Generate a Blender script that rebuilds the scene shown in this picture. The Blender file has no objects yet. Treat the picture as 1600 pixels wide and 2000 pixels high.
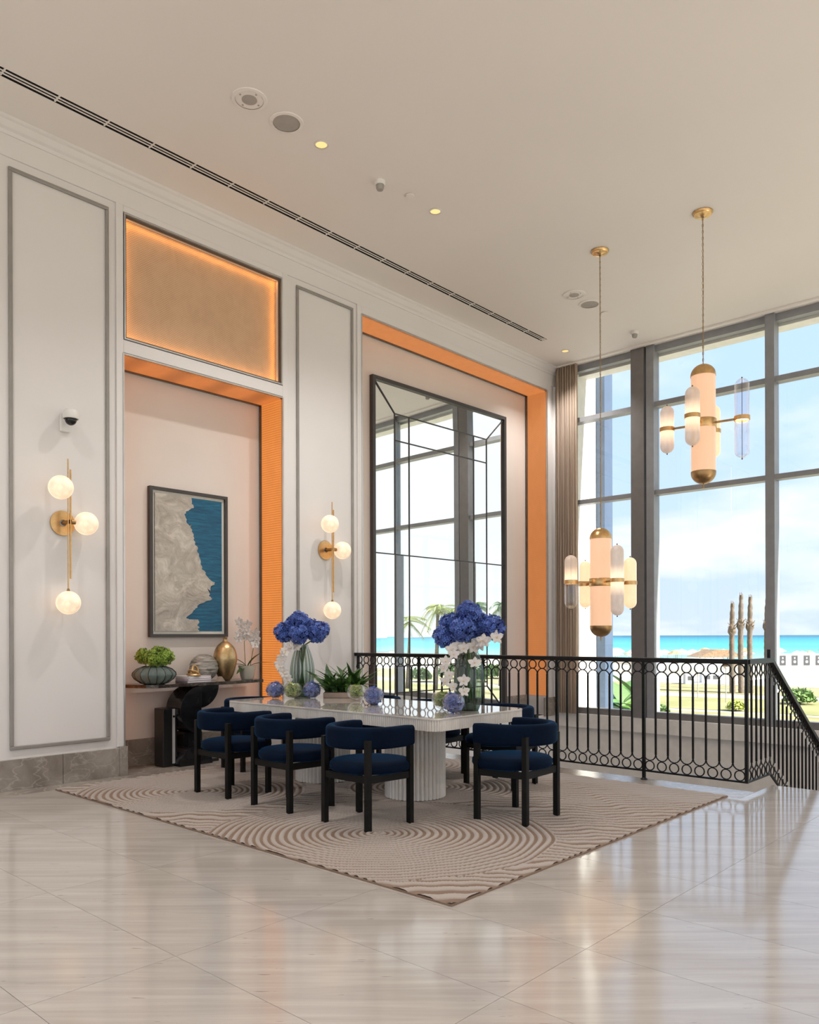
import bpy, math, random
import numpy as np
from mathutils import Matrix, Vector

random.seed(7)
S = bpy.context.scene
COL = S.collection
R = math.radians
PI = math.pi

# ------------------------------------------------------------------ camera
YAW = math.atan2(0.67484, 0.73796)
cam_d = bpy.data.cameras.new('camera')
cam = bpy.data.objects.new('camera', cam_d)
COL.objects.link(cam)
cam_d.sensor_fit = 'VERTICAL'
cam_d.sensor_height = 36.0
cam_d.sensor_width = 36.0
cam_d.lens = 36.0 * 1555.0 / 2000.0
cam_d.shift_y = 242.0 / 2000.0
cam_d.clip_end = 20000
cam_d.clip_start = 0.05
cam.matrix_world = (Matrix.Translation((0, 0, 1.3)) @ Matrix.Rotation(YAW - PI / 2, 4, 'Z')
                    @ Matrix.Rotation(PI / 2, 4, 'X') @ Matrix.Rotation(R(-0.17), 4, 'Z'))
S.camera = cam

# ------------------------------------------------------------------ world: sky with clouds
SKY_STRENGTH = 0.84
w = bpy.data.worlds.new('sky'); S.world = w
w.use_nodes = True
nt = w.node_tree
for n in list(nt.nodes): nt.nodes.remove(n)
def wn(t, **k):
    n = nt.nodes.new(t)
    for a, b in k.items(): setattr(n, a, b)
    return n
wo = wn('ShaderNodeOutputWorld'); bg = wn('ShaderNodeBackground')
tc = wn('ShaderNodeTexCoord'); sp = wn('ShaderNodeSeparateXYZ')
nt.links.new(tc.outputs['Generated'], sp.inputs[0])
ramp = wn('ShaderNodeValToRGB')
cr_ = ramp.color_ramp
cr_.elements[0].position = 0.0; cr_.elements[0].color = (0.58, 0.68, 0.82, 1)
cr_.elements[1].position = 1.0; cr_.elements[1].color = (0.30, 0.50, 0.88, 1)
e = cr_.elements.new(0.12); e.color = (0.53, 0.68, 0.90, 1)
e = cr_.elements.new(0.4); e.color = (0.46, 0.66, 0.96, 1)
nt.links.new(sp.outputs[2], ramp.inputs[0])
add = wn('ShaderNodeMath', operation='ADD'); add.inputs[1].default_value = 0.22
ab = wn('ShaderNodeMath', operation='ABSOLUTE')
nt.links.new(sp.outputs[2], ab.inputs[0]); nt.links.new(ab.outputs[0], add.inputs[0])
comb = wn('ShaderNodeCombineXYZ')
for i in range(2):
    d = wn('ShaderNodeMath', operation='DIVIDE')
    nt.links.new(sp.outputs[i], d.inputs[0]); nt.links.new(add.outputs[0], d.inputs[1])
    nt.links.new(d.outputs[0], comb.inputs[i])
noi = wn('ShaderNodeTexNoise')
noi.inputs['Scale'].default_value = 1.05; noi.inputs['Detail'].default_value = 8; noi.inputs['Roughness'].default_value = 0.56
mp = wn('ShaderNodeMapping'); mp.inputs['Location'].default_value = (3.1, 1.7, 0.4)
nt.links.new(comb.outputs[0], mp.inputs[0]); nt.links.new(mp.outputs[0], noi.inputs['Vector'])
cl = wn('ShaderNodeValToRGB')
cl.color_ramp.elements[0].position = 0.455; cl.color_ramp.elements[0].color = (0, 0, 0, 1)
cl.color_ramp.elements[1].position = 0.65; cl.color_ramp.elements[1].color = (1, 1, 1, 1)
nt.links.new(noi.outputs['Fac'], cl.inputs[0])
mix = wn('ShaderNodeMixRGB'); mix.inputs[2].default_value = (0.86, 0.87, 0.89, 1)
nt.links.new(cl.outputs[0], mix.inputs[0]); nt.links.new(ramp.outputs[0], mix.inputs[1])
dt = wn('ShaderNodeVectorMath', operation='DOT_PRODUCT'); dt.inputs[1].default_value = Vector((0.06, -0.79, 0.61)).normalized()
nt.links.new(tc.outputs['Generated'], dt.inputs[0])
hz_ = wn('ShaderNodeMapRange', interpolation_type='SMOOTHSTEP'); hz_.inputs[1].default_value = 0.0; hz_.inputs[2].default_value = 0.95; hz_.inputs[3].default_value = 0.0; hz_.inputs[4].default_value = 0.9
nt.links.new(dt.outputs['Value'], hz_.inputs[0])
mix2 = wn('ShaderNodeMixRGB'); mix2.inputs[2].default_value = (1.0, 0.99, 0.97, 1)
nt.links.new(hz_.outputs[0], mix2.inputs[0]); nt.links.new(mix.outputs[0], mix2.inputs[1])
nt.links.new(mix2.outputs[0], bg.inputs[0]); bg.inputs[1].default_value = SKY_STRENGTH
nt.links.new(bg.outputs[0], wo.inputs[0])

# ------------------------------------------------------------------ sun (high, behind the building)
sd = bpy.data.lights.new('sun', 'SUN'); sd.energy = 8.5; sd.angle = R(0.6); sd.color = (1, 0.96, 0.91)
so = bpy.data.objects.new('sun', sd); COL.objects.link(so)
so.rotation_euler = Vector((-0.06, 0.79, -0.61)).to_track_quat('-Z', 'Y').to_euler()
so.location = (0, 0, 30)

DOWNLIGHT_W = 105.0
# ------------------------------------------------------------------ exposure
S.view_settings.view_transform = 'Standard'
S.view_settings.look = 'None'
S.view_settings.gamma = 1.0
S.view_settings.use_curve_mapping = False
S.view_settings.exposure = 0.72
S.cycles.use_denoising = True
S.cycles.transparent_max_bounces = 24
S.cycles.max_bounces = 8
S.cycles.glossy_bounces = 4
S.cycles.use_adaptive_sampling = True
S.cycles.adaptive_threshold = 0.03
S.cycles.diffuse_bounces = 4
S.cycles.sample_clamp_indirect = 6.0
S.cycles.caustics_reflective = False
S.cycles.caustics_refractive = False

# ================================================================== materials
MATS = {}
class NB:
    def __init__(s, name):
        s.m = bpy.data.materials.new(name); s.m.use_nodes = True
        s.t = s.m.node_tree
        for n in list(s.t.nodes): s.t.nodes.remove(n)
        s.out = s.n('ShaderNodeOutputMaterial')
        MATS[name] = s.m
    def n(s, t, ins=None, **k):
        n = s.t.nodes.new(t)
        for a, b in k.items(): setattr(n, a, b)
        if ins:
            for a, b in ins.items():
                if isinstance(b, bpy.types.NodeSocket): s.t.links.new(b, n.inputs[a])
                else: n.inputs[a].default_value = b
        return n
    def l(s, a, b): s.t.links.new(a, b)
    def pr(s, **k):
        n = s.n('ShaderNodeBsdfPrincipled')
        s.l(n.outputs[0], s.out.inputs[0])
        names = dict(col='Base Color', rough='Roughness', metal='Metallic', ior='IOR', spec='Specular IOR Level', emc='Emission Color', ems='Emission Strength',
                     sheen='Sheen Weight', sheent='Sheen Tint', sheenr='Sheen Roughness', coat='Coat Weight', coatr='Coat Roughness', normal='Normal', trans='Transmission Weight', alpha='Alpha', sss='Subsurface Weight')
        for a, b in k.items():
            i = n.inputs[names[a]]
            if isinstance(b, bpy.types.NodeSocket): s.l(b, i)
            else: i.default_value = (*b, 1) if isinstance(b, tuple) and len(b) == 3 else b
        return n
    def ramp(s, fac, *stops):
        r = s.n('ShaderNodeValToRGB'); e = r.color_ramp.elements
        while len(e) < len(stops): e.new(0.5)
        for i, (p, c) in enumerate(stops):
            e[i].position = p; e[i].color = (*c, 1) if len(c) == 3 else c
        s.l(fac, r.inputs[0]); return r.outputs[0]
    def noise(s, vec=None, scale=5, detail=4, rough=.5, dist=0.0):
        n = s.n('ShaderNodeTexNoise', {'Scale': scale, 'Detail': detail, 'Roughness': rough, 'Distortion': dist})
        if vec is not None: s.l(vec, n.inputs['Vector'])
        return n.outputs['Fac']
    def pos(s): return s.n('ShaderNodeNewGeometry').outputs['Position']
    def obj(s): return s.n('ShaderNodeTexCoord').outputs['Object']
    def map(s, v, loc=(0, 0, 0), rot=(0, 0, 0), sc=(1, 1, 1)):
        return s.n('ShaderNodeMapping', {'Vector': v, 'Location': loc, 'Rotation': rot, 'Scale': sc}).outputs[0]
    def math(s, op, a, b=0.0):
        n = s.n('ShaderNodeMath', operation=op)
        for i, x in enumerate((a, b)):
            if isinstance(x, bpy.types.NodeSocket): s.l(x, n.inputs[i])
            else: n.inputs[i].default_value = x
        return n.outputs[0]
    def bump(s, h, strength=.3, dist=.01):
        return s.n('ShaderNodeBump', {'Height': h, 'Strength': strength, 'Distance': dist}).outputs[0]
    def mixc(s, f, a, b):
        n = s.n('ShaderNodeMixRGB')
        for i, x in enumerate((f, a, b)):
            if isinstance(x, bpy.types.NodeSocket): s.l(x, n.inputs[i])
            elif i == 0: n.inputs[0].default_value = x
            else: n.inputs[i].default_value = (*x, 1)
        return n.outputs[0]

def simple(name, col, rough=.5, metal=0.0, var=0.06, vs=8.0, **k):
    b = NB(name)
    f = b.noise(b.obj(), vs, 3)
    lo = tuple(x * (1 - var) for x in col); hi = tuple(min(1, x * (1 + var)) for x in col)
    b.pr(col=b.ramp(f, (.3, lo), (.7, hi)), rough=rough, metal=metal, **k)
    return b.m
def thin_glass(name, tint, refl=.06, rough=.02, edge=.5):
    b = NB(name)
    tr = b.n('ShaderNodeBsdfTransparent', {'Color': (*tint, 1)})
    gl = b.n('ShaderNodeBsdfGlossy', {'Color': (1, 1, 1, 1), 'Roughness': rough})
    lw = b.n('ShaderNodeLayerWeight', {'Blend': .35})
    f = b.math('ADD', b.math('MULTIPLY', lw.outputs['Facing'], edge), refl)
    f = b.math('MINIMUM', f, 0.9)
    mx = b.n('ShaderNodeMixShader', {0: f, 1: tr.outputs[0], 2: gl.outputs[0]})
    b.l(mx.outputs[0], b.out.inputs[0]); return b.m
def emit(name, col, strength, base=(.8, .8, .8), var=.12, vs=20):
    b = NB(name)
    f = b.noise(b.obj(), vs, 4, .6)
    lo = tuple(x * (1 - var) for x in col)
    b.pr(col=base, rough=.35, emc=b.ramp(f, (.35, lo), (.65, col)), ems=strength)
    return b.m

simple('wall_paint', (.785, .76, .758), .55, var=.012, vs=1.5)
simple('ceiling_paint', (.89, .845, .815), .7, var=.012, vs=.7)
simple('niche_paint', (.76, .70, .66), .55, var=.02, vs=2)
simple('bead_grey', (.32, .30, .28), .4, .2)
simple('bronze_trim', (.16, .12, .09), .35, .7)
simple('silver_trim', (.62, .62, .62), .3, .8)
simple('slot_black', (.01, .009, .008), .6)
simple('window_metal', (.29, .30, .32), .42, .1)
simple('window_metal_dark', (.20, .19, .188), .45, .1)
simple('sill_white', (.76, .74, .71), .5)
simple('black_metal', (.012, .011, .011), .38, .5)
simple('black_wood', (.006, .0055, .005), .5, spec=.2)
simple('brass', (.66, .42, .19), .30, 1.0, .1, 30)
simple('brass_dark', (.40, .25, .12), .34, 1.0, .12, 12)
simple('chain_brass', (.42, .31, .19), .35, .9)
simple('plastic_white', (.78, .77, .75), .4)
simple('plastic_grey', (.36, .34, .32), .6)
simple('plastic_black', (.012, .012, .013), .3)
simple('lens_dark', (.01, .01, .012), .06)
simple('grille_grey', (.42, .39, .36), .7)
simple('frame_dark', (.055, .05, .05), .45)
simple('mat_cream', (.74, .72, .66), .7)
simple('gold_leaf', (.56, .40, .21), .36, 1.0, .12, 30)
simple('ring_gold', (.62, .42, .20), .35, .8)
simple('book_pink', (.62, .48, .52), .6)
simple('book_white', (.78, .75, .76), .6)
simple('book_grey', (.30, .27, .30), .6)
simple('pot_cream', (.66, .60, .50), .5)
simple('soil', (.06, .04, .025), .9)
simple('stem_green', (.10, .17, .05), .5)
simple('leaf_green', (.045, .11, .025), .4, var=.4, vs=12)
simple('leaf_mid', (.10, .22, .04), .4, var=.4, vs=10)
simple('tray_wood', (.40, .30, .24), .6, var=.2)
simple('petal_white', (.72, .68, .66), .5, var=.08, vs=60)
simple('petal_core', (.80, .60, .35), .5)
simple('steel', (.52, .52, .53), .35, .1)
simple('stone_white', (.78, .76, .73), .5)
simple('fin_white', (.80, .78, .72), .6)
simple('fin_blue', (.085, .125, .195), .3, .2)
simple('tent_white', (.60, .59, .575), .6)
simple('straw', (.42, .30, .17), .9, var=.3, vs=2)
simple('poster_dark', (.07, .07, .075), .5)
simple('poster_mark', (.75, .75, .74), .5)
simple('thatch', (.30, .195, .115), .9, var=.3, vs=2)
simple('trunk', (.16, .125, .095), .9, var=.3, vs=4)
simple('frond_dry', (.20, .145, .09), .9)
simple('frond', (.15, .24, .085), .6, var=.3, vs=1)
simple('frond_yellow', (.34, .38, .06), .6, var=.3, vs=1)
simple('shrub', (.16, .26, .07), .7, var=.4, vs=2)
simple('umbrella_blue', (.18, .34, .55), .6)
simple('roof_red', (.55, .25, .18), .7)
thin_glass('window_glass', (.97, .985, .99), .015, 0.0, .10)
thin_glass('bowl_glass', (.94, .96, .96), .03, .02, .6)
thin_glass('clear_glass', (.90, .91, .93), .05, .02, .55)
emit('globe_alabaster', (1.0, .70, .44), .62, (.62, .56, .5), vs=14, var=.4)
emit('opal_core', (1.0, .55, .31), .42, (.50, .38, .30), .04)
emit('opal_warm', (1.0, .70, .40), .55, (.5, .42, .34), .08)
emit('lamp_disc', (1.0, .70, .35), 3.0)
emit('downlight_glow', (1.0, .66, .26), .62, (.5, .4, .2), .02)

def frosted(name, em):
    b = NB(name)
    z = b.n('ShaderNodeSeparateXYZ', {0: b.obj()}).outputs[2]
    # the lamp sits in the ring, so the frosted shell glows most beside it
    g = b.ramp(b.math('ABSOLUTE', z), (0.0, (1, 1, 1)), (.17, (.12, .12, .12)))
    f = b.noise(b.map(b.obj(), sc=(8, 8, 3)), 3, 4)
    p = b.n('ShaderNodeBsdfPrincipled', {'Base Color': b.ramp(f, (.3, (.62, .55, .52)), (.7, (.74, .68, .66))), 'Roughness': .3,
            'Emission Color': (1.0, .68, .40, 1), 'Emission Strength': b.math('MULTIPLY', g, em)})
    t = b.n('ShaderNodeBsdfTransparent', {'Color': (.95, .92, .9, 1)})
    mx = b.n('ShaderNodeMixShader', {0: .68, 1: t.outputs[0], 2: p.outputs[0]})
    b.l(mx.outputs[0], b.out.inputs[0])
frosted('frosted_glass', .9)

def mk_floor():
    b = NB('floor_marble')
    rnd = b.n('ShaderNodeObjectInfo').outputs['Random']
    p = b.n('ShaderNodeVectorMath', {0: b.pos(), 1: (0, 0, 0)}, operation='ADD')
    off = b.n('ShaderNodeCombineXYZ', {0: b.math('MULTIPLY', rnd, 7.0), 1: b.math('MULTIPLY', rnd, 13.0), 2: 0.0})
    b.l(off.outputs[0], p.inputs[1])
    v = p.outputs[0]
    rot = (0, 0, math.atan2(.738, .675))
    v = b.map(v, rot=rot)
    v1 = b.map(v, sc=(.45, 7, 1))
    f1 = b.noise(v1, 1.6, 6, .6, .6)
    v2 = b.map(v, sc=(.9, 26, 1))
    f2 = b.noise(v2, 1.5, 5, .6, .3)
    c = b.ramp(f1, (.30, (.375, .338, .312)), (.50, (.44, .402, .372)), (.70, (.505, .467, .435)))
    c = b.mixc(b.ramp(f2, (.35, (.3, .3, .3)), (.62, (0, 0, 0))), c, (.34, .295, .262))
    v3 = b.map(v, sc=(3.4, 30, 1))
    f3 = b.noise(v3, 1.9, 3, .55)
    c = b.mixc(b.ramp(f3, (.695, (0, 0, 0)), (.72, (.75, .75, .75))), c, (.20, .165, .15))
    b.pr(col=c, rough=.11, ior=1.55)
mk_floor()
def mk_grey_marble(name, lo, mid, hi, rough, sc=3.0):
    b = NB(name)
    v = b.pos()
    f = b.noise(v, sc, 7, .62, .8)
    vo = b.n('ShaderNodeTexVoronoi', {'Vector': b.mixc(.2, b.map(v), b.n('ShaderNodeTexNoise', {'Scale': 4.0}).outputs['Color']), 'Scale': sc * 1.9}, feature='DISTANCE_TO_EDGE')
    vein = b.ramp(vo.outputs['Distance'], (0.0, (.55, .55, .55)), (.05, (0, 0, 0)))
    c = b.ramp(f, (.3, lo), (.5, mid), (.72, hi))
    b.pr(col=b.mixc(b.math('MULTIPLY', vein, b.noise(v, 2.0, 2)), c, (.66, .60, .54)), rough=rough)
mk_grey_marble('grey_marble', (.21, .18, .155), (.30, .265, .235), (.42, .38, .34), .2)
simple('black_marble', (.011, .011, .013), .14, var=.5, vs=9)
mk_grey_marble('console_top', (.016, .010, .010), (.030, .020, .018), (.05, .034, .03), .12, 5)

def mk_table():
    b = NB('table_stone')
    f = b.noise(b.map(b.obj(), sc=(1, 1, .35)), 5, 6, .65, .5)
    b.pr(col=b.ramp(f, (.3, (.58, .54, .50)), (.5, (.70, .665, .63)), (.7, (.78, .75, .72))), rough=.42)
    b = NB('table_polish')
    f = b.noise(b.obj(), 3, 6, .65, .7)
    b.pr(col=b.ramp(f, (.3, (.52, .48, .44)), (.5, (.66, .62, .58)), (.72, (.74, .71, .68))), rough=.035, ior=1.65, coat=.6, coatr=.02)
mk_table()
def mk_velvet():
    b = NB('navy_velvet')
    f = b.noise(b.obj(), 6, 4, .6)
    b.pr(col=b.ramp(f, (.3, (.001, .0048, .0155)), (.7, (.0016, .008, .025))), rough=.85, spec=.1, sheen=.40, sheent=(.01, .19, .48, 1), sheenr=.28)
mk_velvet()
def mk_mesh(name, col, strength, axis, freq):
    b = NB(name)   # woven metal mesh lit from behind
    v = b.pos()
    xyz = b.n('ShaderNodeSeparateXYZ', {0: v})
    f = b.math('SINE', b.math('MULTIPLY', xyz.outputs[axis], freq))
    n = b.noise(b.map(v, sc=(3, 3, 1.2)), 3, 5, .6)
    lo = tuple(x * .62 for x in col)
    c = b.ramp(b.math('ADD', b.math('MULTIPLY', f, .35), .5), (.15, lo), (.6, col))
    c2 = b.mixc(b.ramp(n, (.35, (.22, .22, .22)), (.65, (0, 0, 0))), c, tuple(x * .5 for x in col))
    b.pr(col=(.22, .10, .035), rough=.5, metal=.3, emc=c2, ems=strength)
mk_mesh('mesh_lit_ribbed', (1.0, .31, .06), .47, 2, 2 * PI / .026)
mk_mesh('mesh_lit_soffit', (1.0, .29, .07), .34, 0, 2 * PI / .5)
mk_mesh('mesh_lit_smooth', (.95, .32, .095), .36, 2, 2 * PI / .011)
def mk_grille():
    b = NB('woven_grille')
    v = b.pos()
    xyz = b.n('ShaderNodeSeparateXYZ', {0: v})
    row = b.math('SINE', b.math('MULTIPLY', xyz.outputs[2], 2 * PI / .022))
    col = b.math('SINE', b.math('MULTIPLY', xyz.outputs[0], 2 * PI / .028))
    h = b.math('MULTIPLY', row, col)
    n = b.noise(b.map(v, sc=(2.2, 1, 1.6)), 4, 6, .65, .6)
    c = b.ramp(n, (.35, (.46, .28, .165)), (.6, (.56, .36, .22)))
    c = b.mixc(b.math('MULTIPLY', b.math('ADD', h, 1), .5), c, (.76, .51, .33))
    b.pr(col=c, rough=.5, metal=.15, normal=b.bump(h, .35, .003))
mk_grille()
def mk_curtain():
    b = NB('sheer_curtain')
    f = b.noise(b.map(b.obj(), sc=(6, 6, .3)), 5, 4)
    p = b.n('ShaderNodeBsdfDiffuse', {'Color': b.ramp(f, (.3, (.60, .50, .42)), (.7, (.72, .62, .53)))})
    t = b.n('ShaderNodeBsdfTranslucent', {'Color': (.75, .63, .52, 1)})
    m1 = b.n('ShaderNodeMixShader', {0: .4, 1: p.outputs[0], 2: t.outputs[0]})
    tr = b.n('ShaderNodeBsdfTransparent', {'Color': (1, .96, .92, 1)})
    m2 = b.n('ShaderNodeMixShader', {0: .18, 1: m1.outputs[0], 2: tr.outputs[0]})
    b.l(m2.outputs[0], b.out.inputs[0])
mk_curtain()
def mk_mirror():
    b = NB('mirror_silver'); b.pr(col=(.90, .925, .92), rough=0.0, metal=1.0)
mk_mirror()
def mk_rug():
    b = NB('rug_pile')
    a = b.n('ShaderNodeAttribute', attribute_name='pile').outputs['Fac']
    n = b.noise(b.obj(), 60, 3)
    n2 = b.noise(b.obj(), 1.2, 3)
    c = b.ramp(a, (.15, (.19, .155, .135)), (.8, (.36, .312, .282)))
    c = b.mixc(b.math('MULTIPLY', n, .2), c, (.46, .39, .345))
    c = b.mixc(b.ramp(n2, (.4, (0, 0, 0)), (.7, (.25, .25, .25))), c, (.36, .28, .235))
    b.pr(col=c, rough=.95, sheen=.2, normal=b.bump(b.noise(b.obj(), 220, 2), .5, .004))
    simple('rug_edge', (.22, .15, .11), .95)
mk_rug()
def mk_art():
    b = NB('art_map')   # object space: x 0..1 across, z 0..1 up (attributes baked as UV-free coords)
    v = b.obj()
    n = b.noise(b.map(v, sc=(2, 1, 2.2)), 2.4, 8, .62, 1.6)
    n2 = b.noise(b.map(v, sc=(1, 1, 1)), 6, 6, .6, 1.2)
    b.pr(col=b.ramp(n, (.30, (.34, .31, .27)), (.5, (.47, .43, .38)), (.64, (.62, .58, .52))), rough=.35, metal=.25, normal=b.bump(n2, .6, .03))
    b = NB('art_sea')
    n = b.noise(b.map(v if False else b.obj(), sc=(1.5, 1, 14)), 3, 5, .6, .8)
    b.pr(col=b.ramp(n, (.3, (.0, .055, .13)), (.5, (.002, .10, .20)), (.72, (.004, .17, .29))), rough=.4, normal=b.bump(n, .4, .01))
mk_art()
def mk_petal(name, a, c2, vs=1):
    b = NB(name)
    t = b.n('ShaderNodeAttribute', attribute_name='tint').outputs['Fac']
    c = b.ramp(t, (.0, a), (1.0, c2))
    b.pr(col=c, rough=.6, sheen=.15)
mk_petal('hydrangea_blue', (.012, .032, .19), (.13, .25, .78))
mk_petal('hydrangea_bowl_blue', (.03, .06, .27), (.20, .28, .70))
mk_petal('hydrangea_green', (.10, .19, .012), (.34, .50, .06))
mk_petal('hydrangea_lime', (.16, .22, .03), (.45, .52, .16))
simple('hydrangea_core_blue', (.010, .018, .12), .9)
simple('hydrangea_core_green', (.05, .10, .008), .9)
def mk_vase():
    b = NB('vase_glass')
    z = b.n('ShaderNodeSeparateXYZ', {0: b.obj()}).outputs[2]
    tint = b.ramp(b.math('MULTIPLY', z, 2.0), (0.0, (.22, .29, .25)), (.22, (.52, .62, .56)), (.55, (.80, .87, .83)), (1.0, (.90, .94, .92)))
    xy = b.n('ShaderNodeSeparateXYZ', {0: b.obj()})
    rib_ = b.math('COSINE', b.math('MULTIPLY', b.math('ARCTAN2', xy.outputs[1], xy.outputs[0]), 18.0))   # dark refraction lines of the flutes, painted into the tint
    tint = b.mixc(b.ramp(rib_, (.0, (.5, .5, .5)), (.45, (0, 0, 0))), tint, (.22, .29, .25))
    tr = b.n('ShaderNodeBsdfTransparent', {'Color': tint})
    gl = b.n('ShaderNodeBsdfGlossy', {'Color': (.9, 1, .95, 1), 'Roughness': .05})
    lw = b.n('ShaderNodeLayerWeight', {'Blend': .3})
    f = b.math('MINIMUM', b.math('ADD', b.math('MULTIPLY', lw.outputs['Facing'], .22), .03), .8)
    mx = b.n('ShaderNodeMixShader', {0: f, 1: tr.outputs[0], 2: gl.outputs[0]})
    b.l(mx.outputs[0], b.out.inputs[0])
    b = NB('pumpkin_glass')
    tr = b.n('ShaderNodeBsdfTransparent', {'Color': (.52, .60, .58, 1)})
    p = b.n('ShaderNodeBsdfPrincipled', {'Base Color': (.20, .26, .25, 1), 'Roughness': .08})
    mx = b.n('ShaderNodeMixShader', {0: .55, 1: tr.outputs[0], 2: p.outputs[0]})
    b.l(mx.outputs[0], b.out.inputs[0])
    b = NB('ribbed_ceramic')
    z = b.n('ShaderNodeSeparateXYZ', {0: b.obj()}).outputs[2]
    n = b.noise(b.map(b.obj(), sc=(2, 2, 14)), 3, 4, .6, .5)
    b.pr(col=b.ramp(n, (.35, (.14, .125, .105)), (.5, (.30, .28, .25)), (.62, (.55, .52, .47))), rough=.45, metal=.2)
mk_vase()
def mk_outdoor():
    b = NB('sand')
    n = b.noise(b.map(b.pos(), sc=(.05, .05, 1)), 1, 6, .6)
    n2 = b.noise(b.map(b.pos(), sc=(.5, .5, 1)), 1, 4, .6)
    c = b.ramp(n, (.35, (.34, .295, .215)), (.6, (.43, .395, .32)))
    b.pr(col=b.mixc(b.ramp(n2, (.5, (0, 0, 0)), (.75, (.4, .4, .4))), c, (.34, .295, .17)), rough=.95)
    b = NB('dune_grass')
    n = b.noise(b.map(b.pos(), sc=(.25, .25, 1)), 1, 5, .65)
    b.pr(col=b.ramp(n, (.35, (.25, .22, .078)), (.55, (.34, .295, .145)), (.7, (.40, .35, .23))), rough=.95)
    b = NB('lawn')
    n = b.noise(b.map(b.pos(), sc=(.12, .12, 1)), 1, 5, .65)
    b.pr(col=b.ramp(n, (.35, (.23, .23, .072)), (.65, (.34, .305, .145))), rough=.95)
    simple('pale_path', (.50, .475, .42), .9)
    b = NB('sea_water')
    d = b.n('ShaderNodeVectorMath', {0: b.pos()}, operation='LENGTH').outputs['Value']
    n = b.noise(b.map(b.pos(), sc=(.01, .004, 1)), 1, 5, .6)
    lg = b.math('DIVIDE', b.math('LOGARITHM', d, 10.0), 4.0)
    c = b.ramp(b.math('ADD', lg, b.math('MULTIPLY', b.math('SUBTRACT', n, .5), .05)), (.585, (.20, .40, .385)), (.66, (.065, .31, .34)), (.78, (.023, .21, .27)), (.88, (.02, .11, .18)))
    b.pr(col=c, rough=.55, spec=.2)
mk_outdoor()
M = MATS

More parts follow.
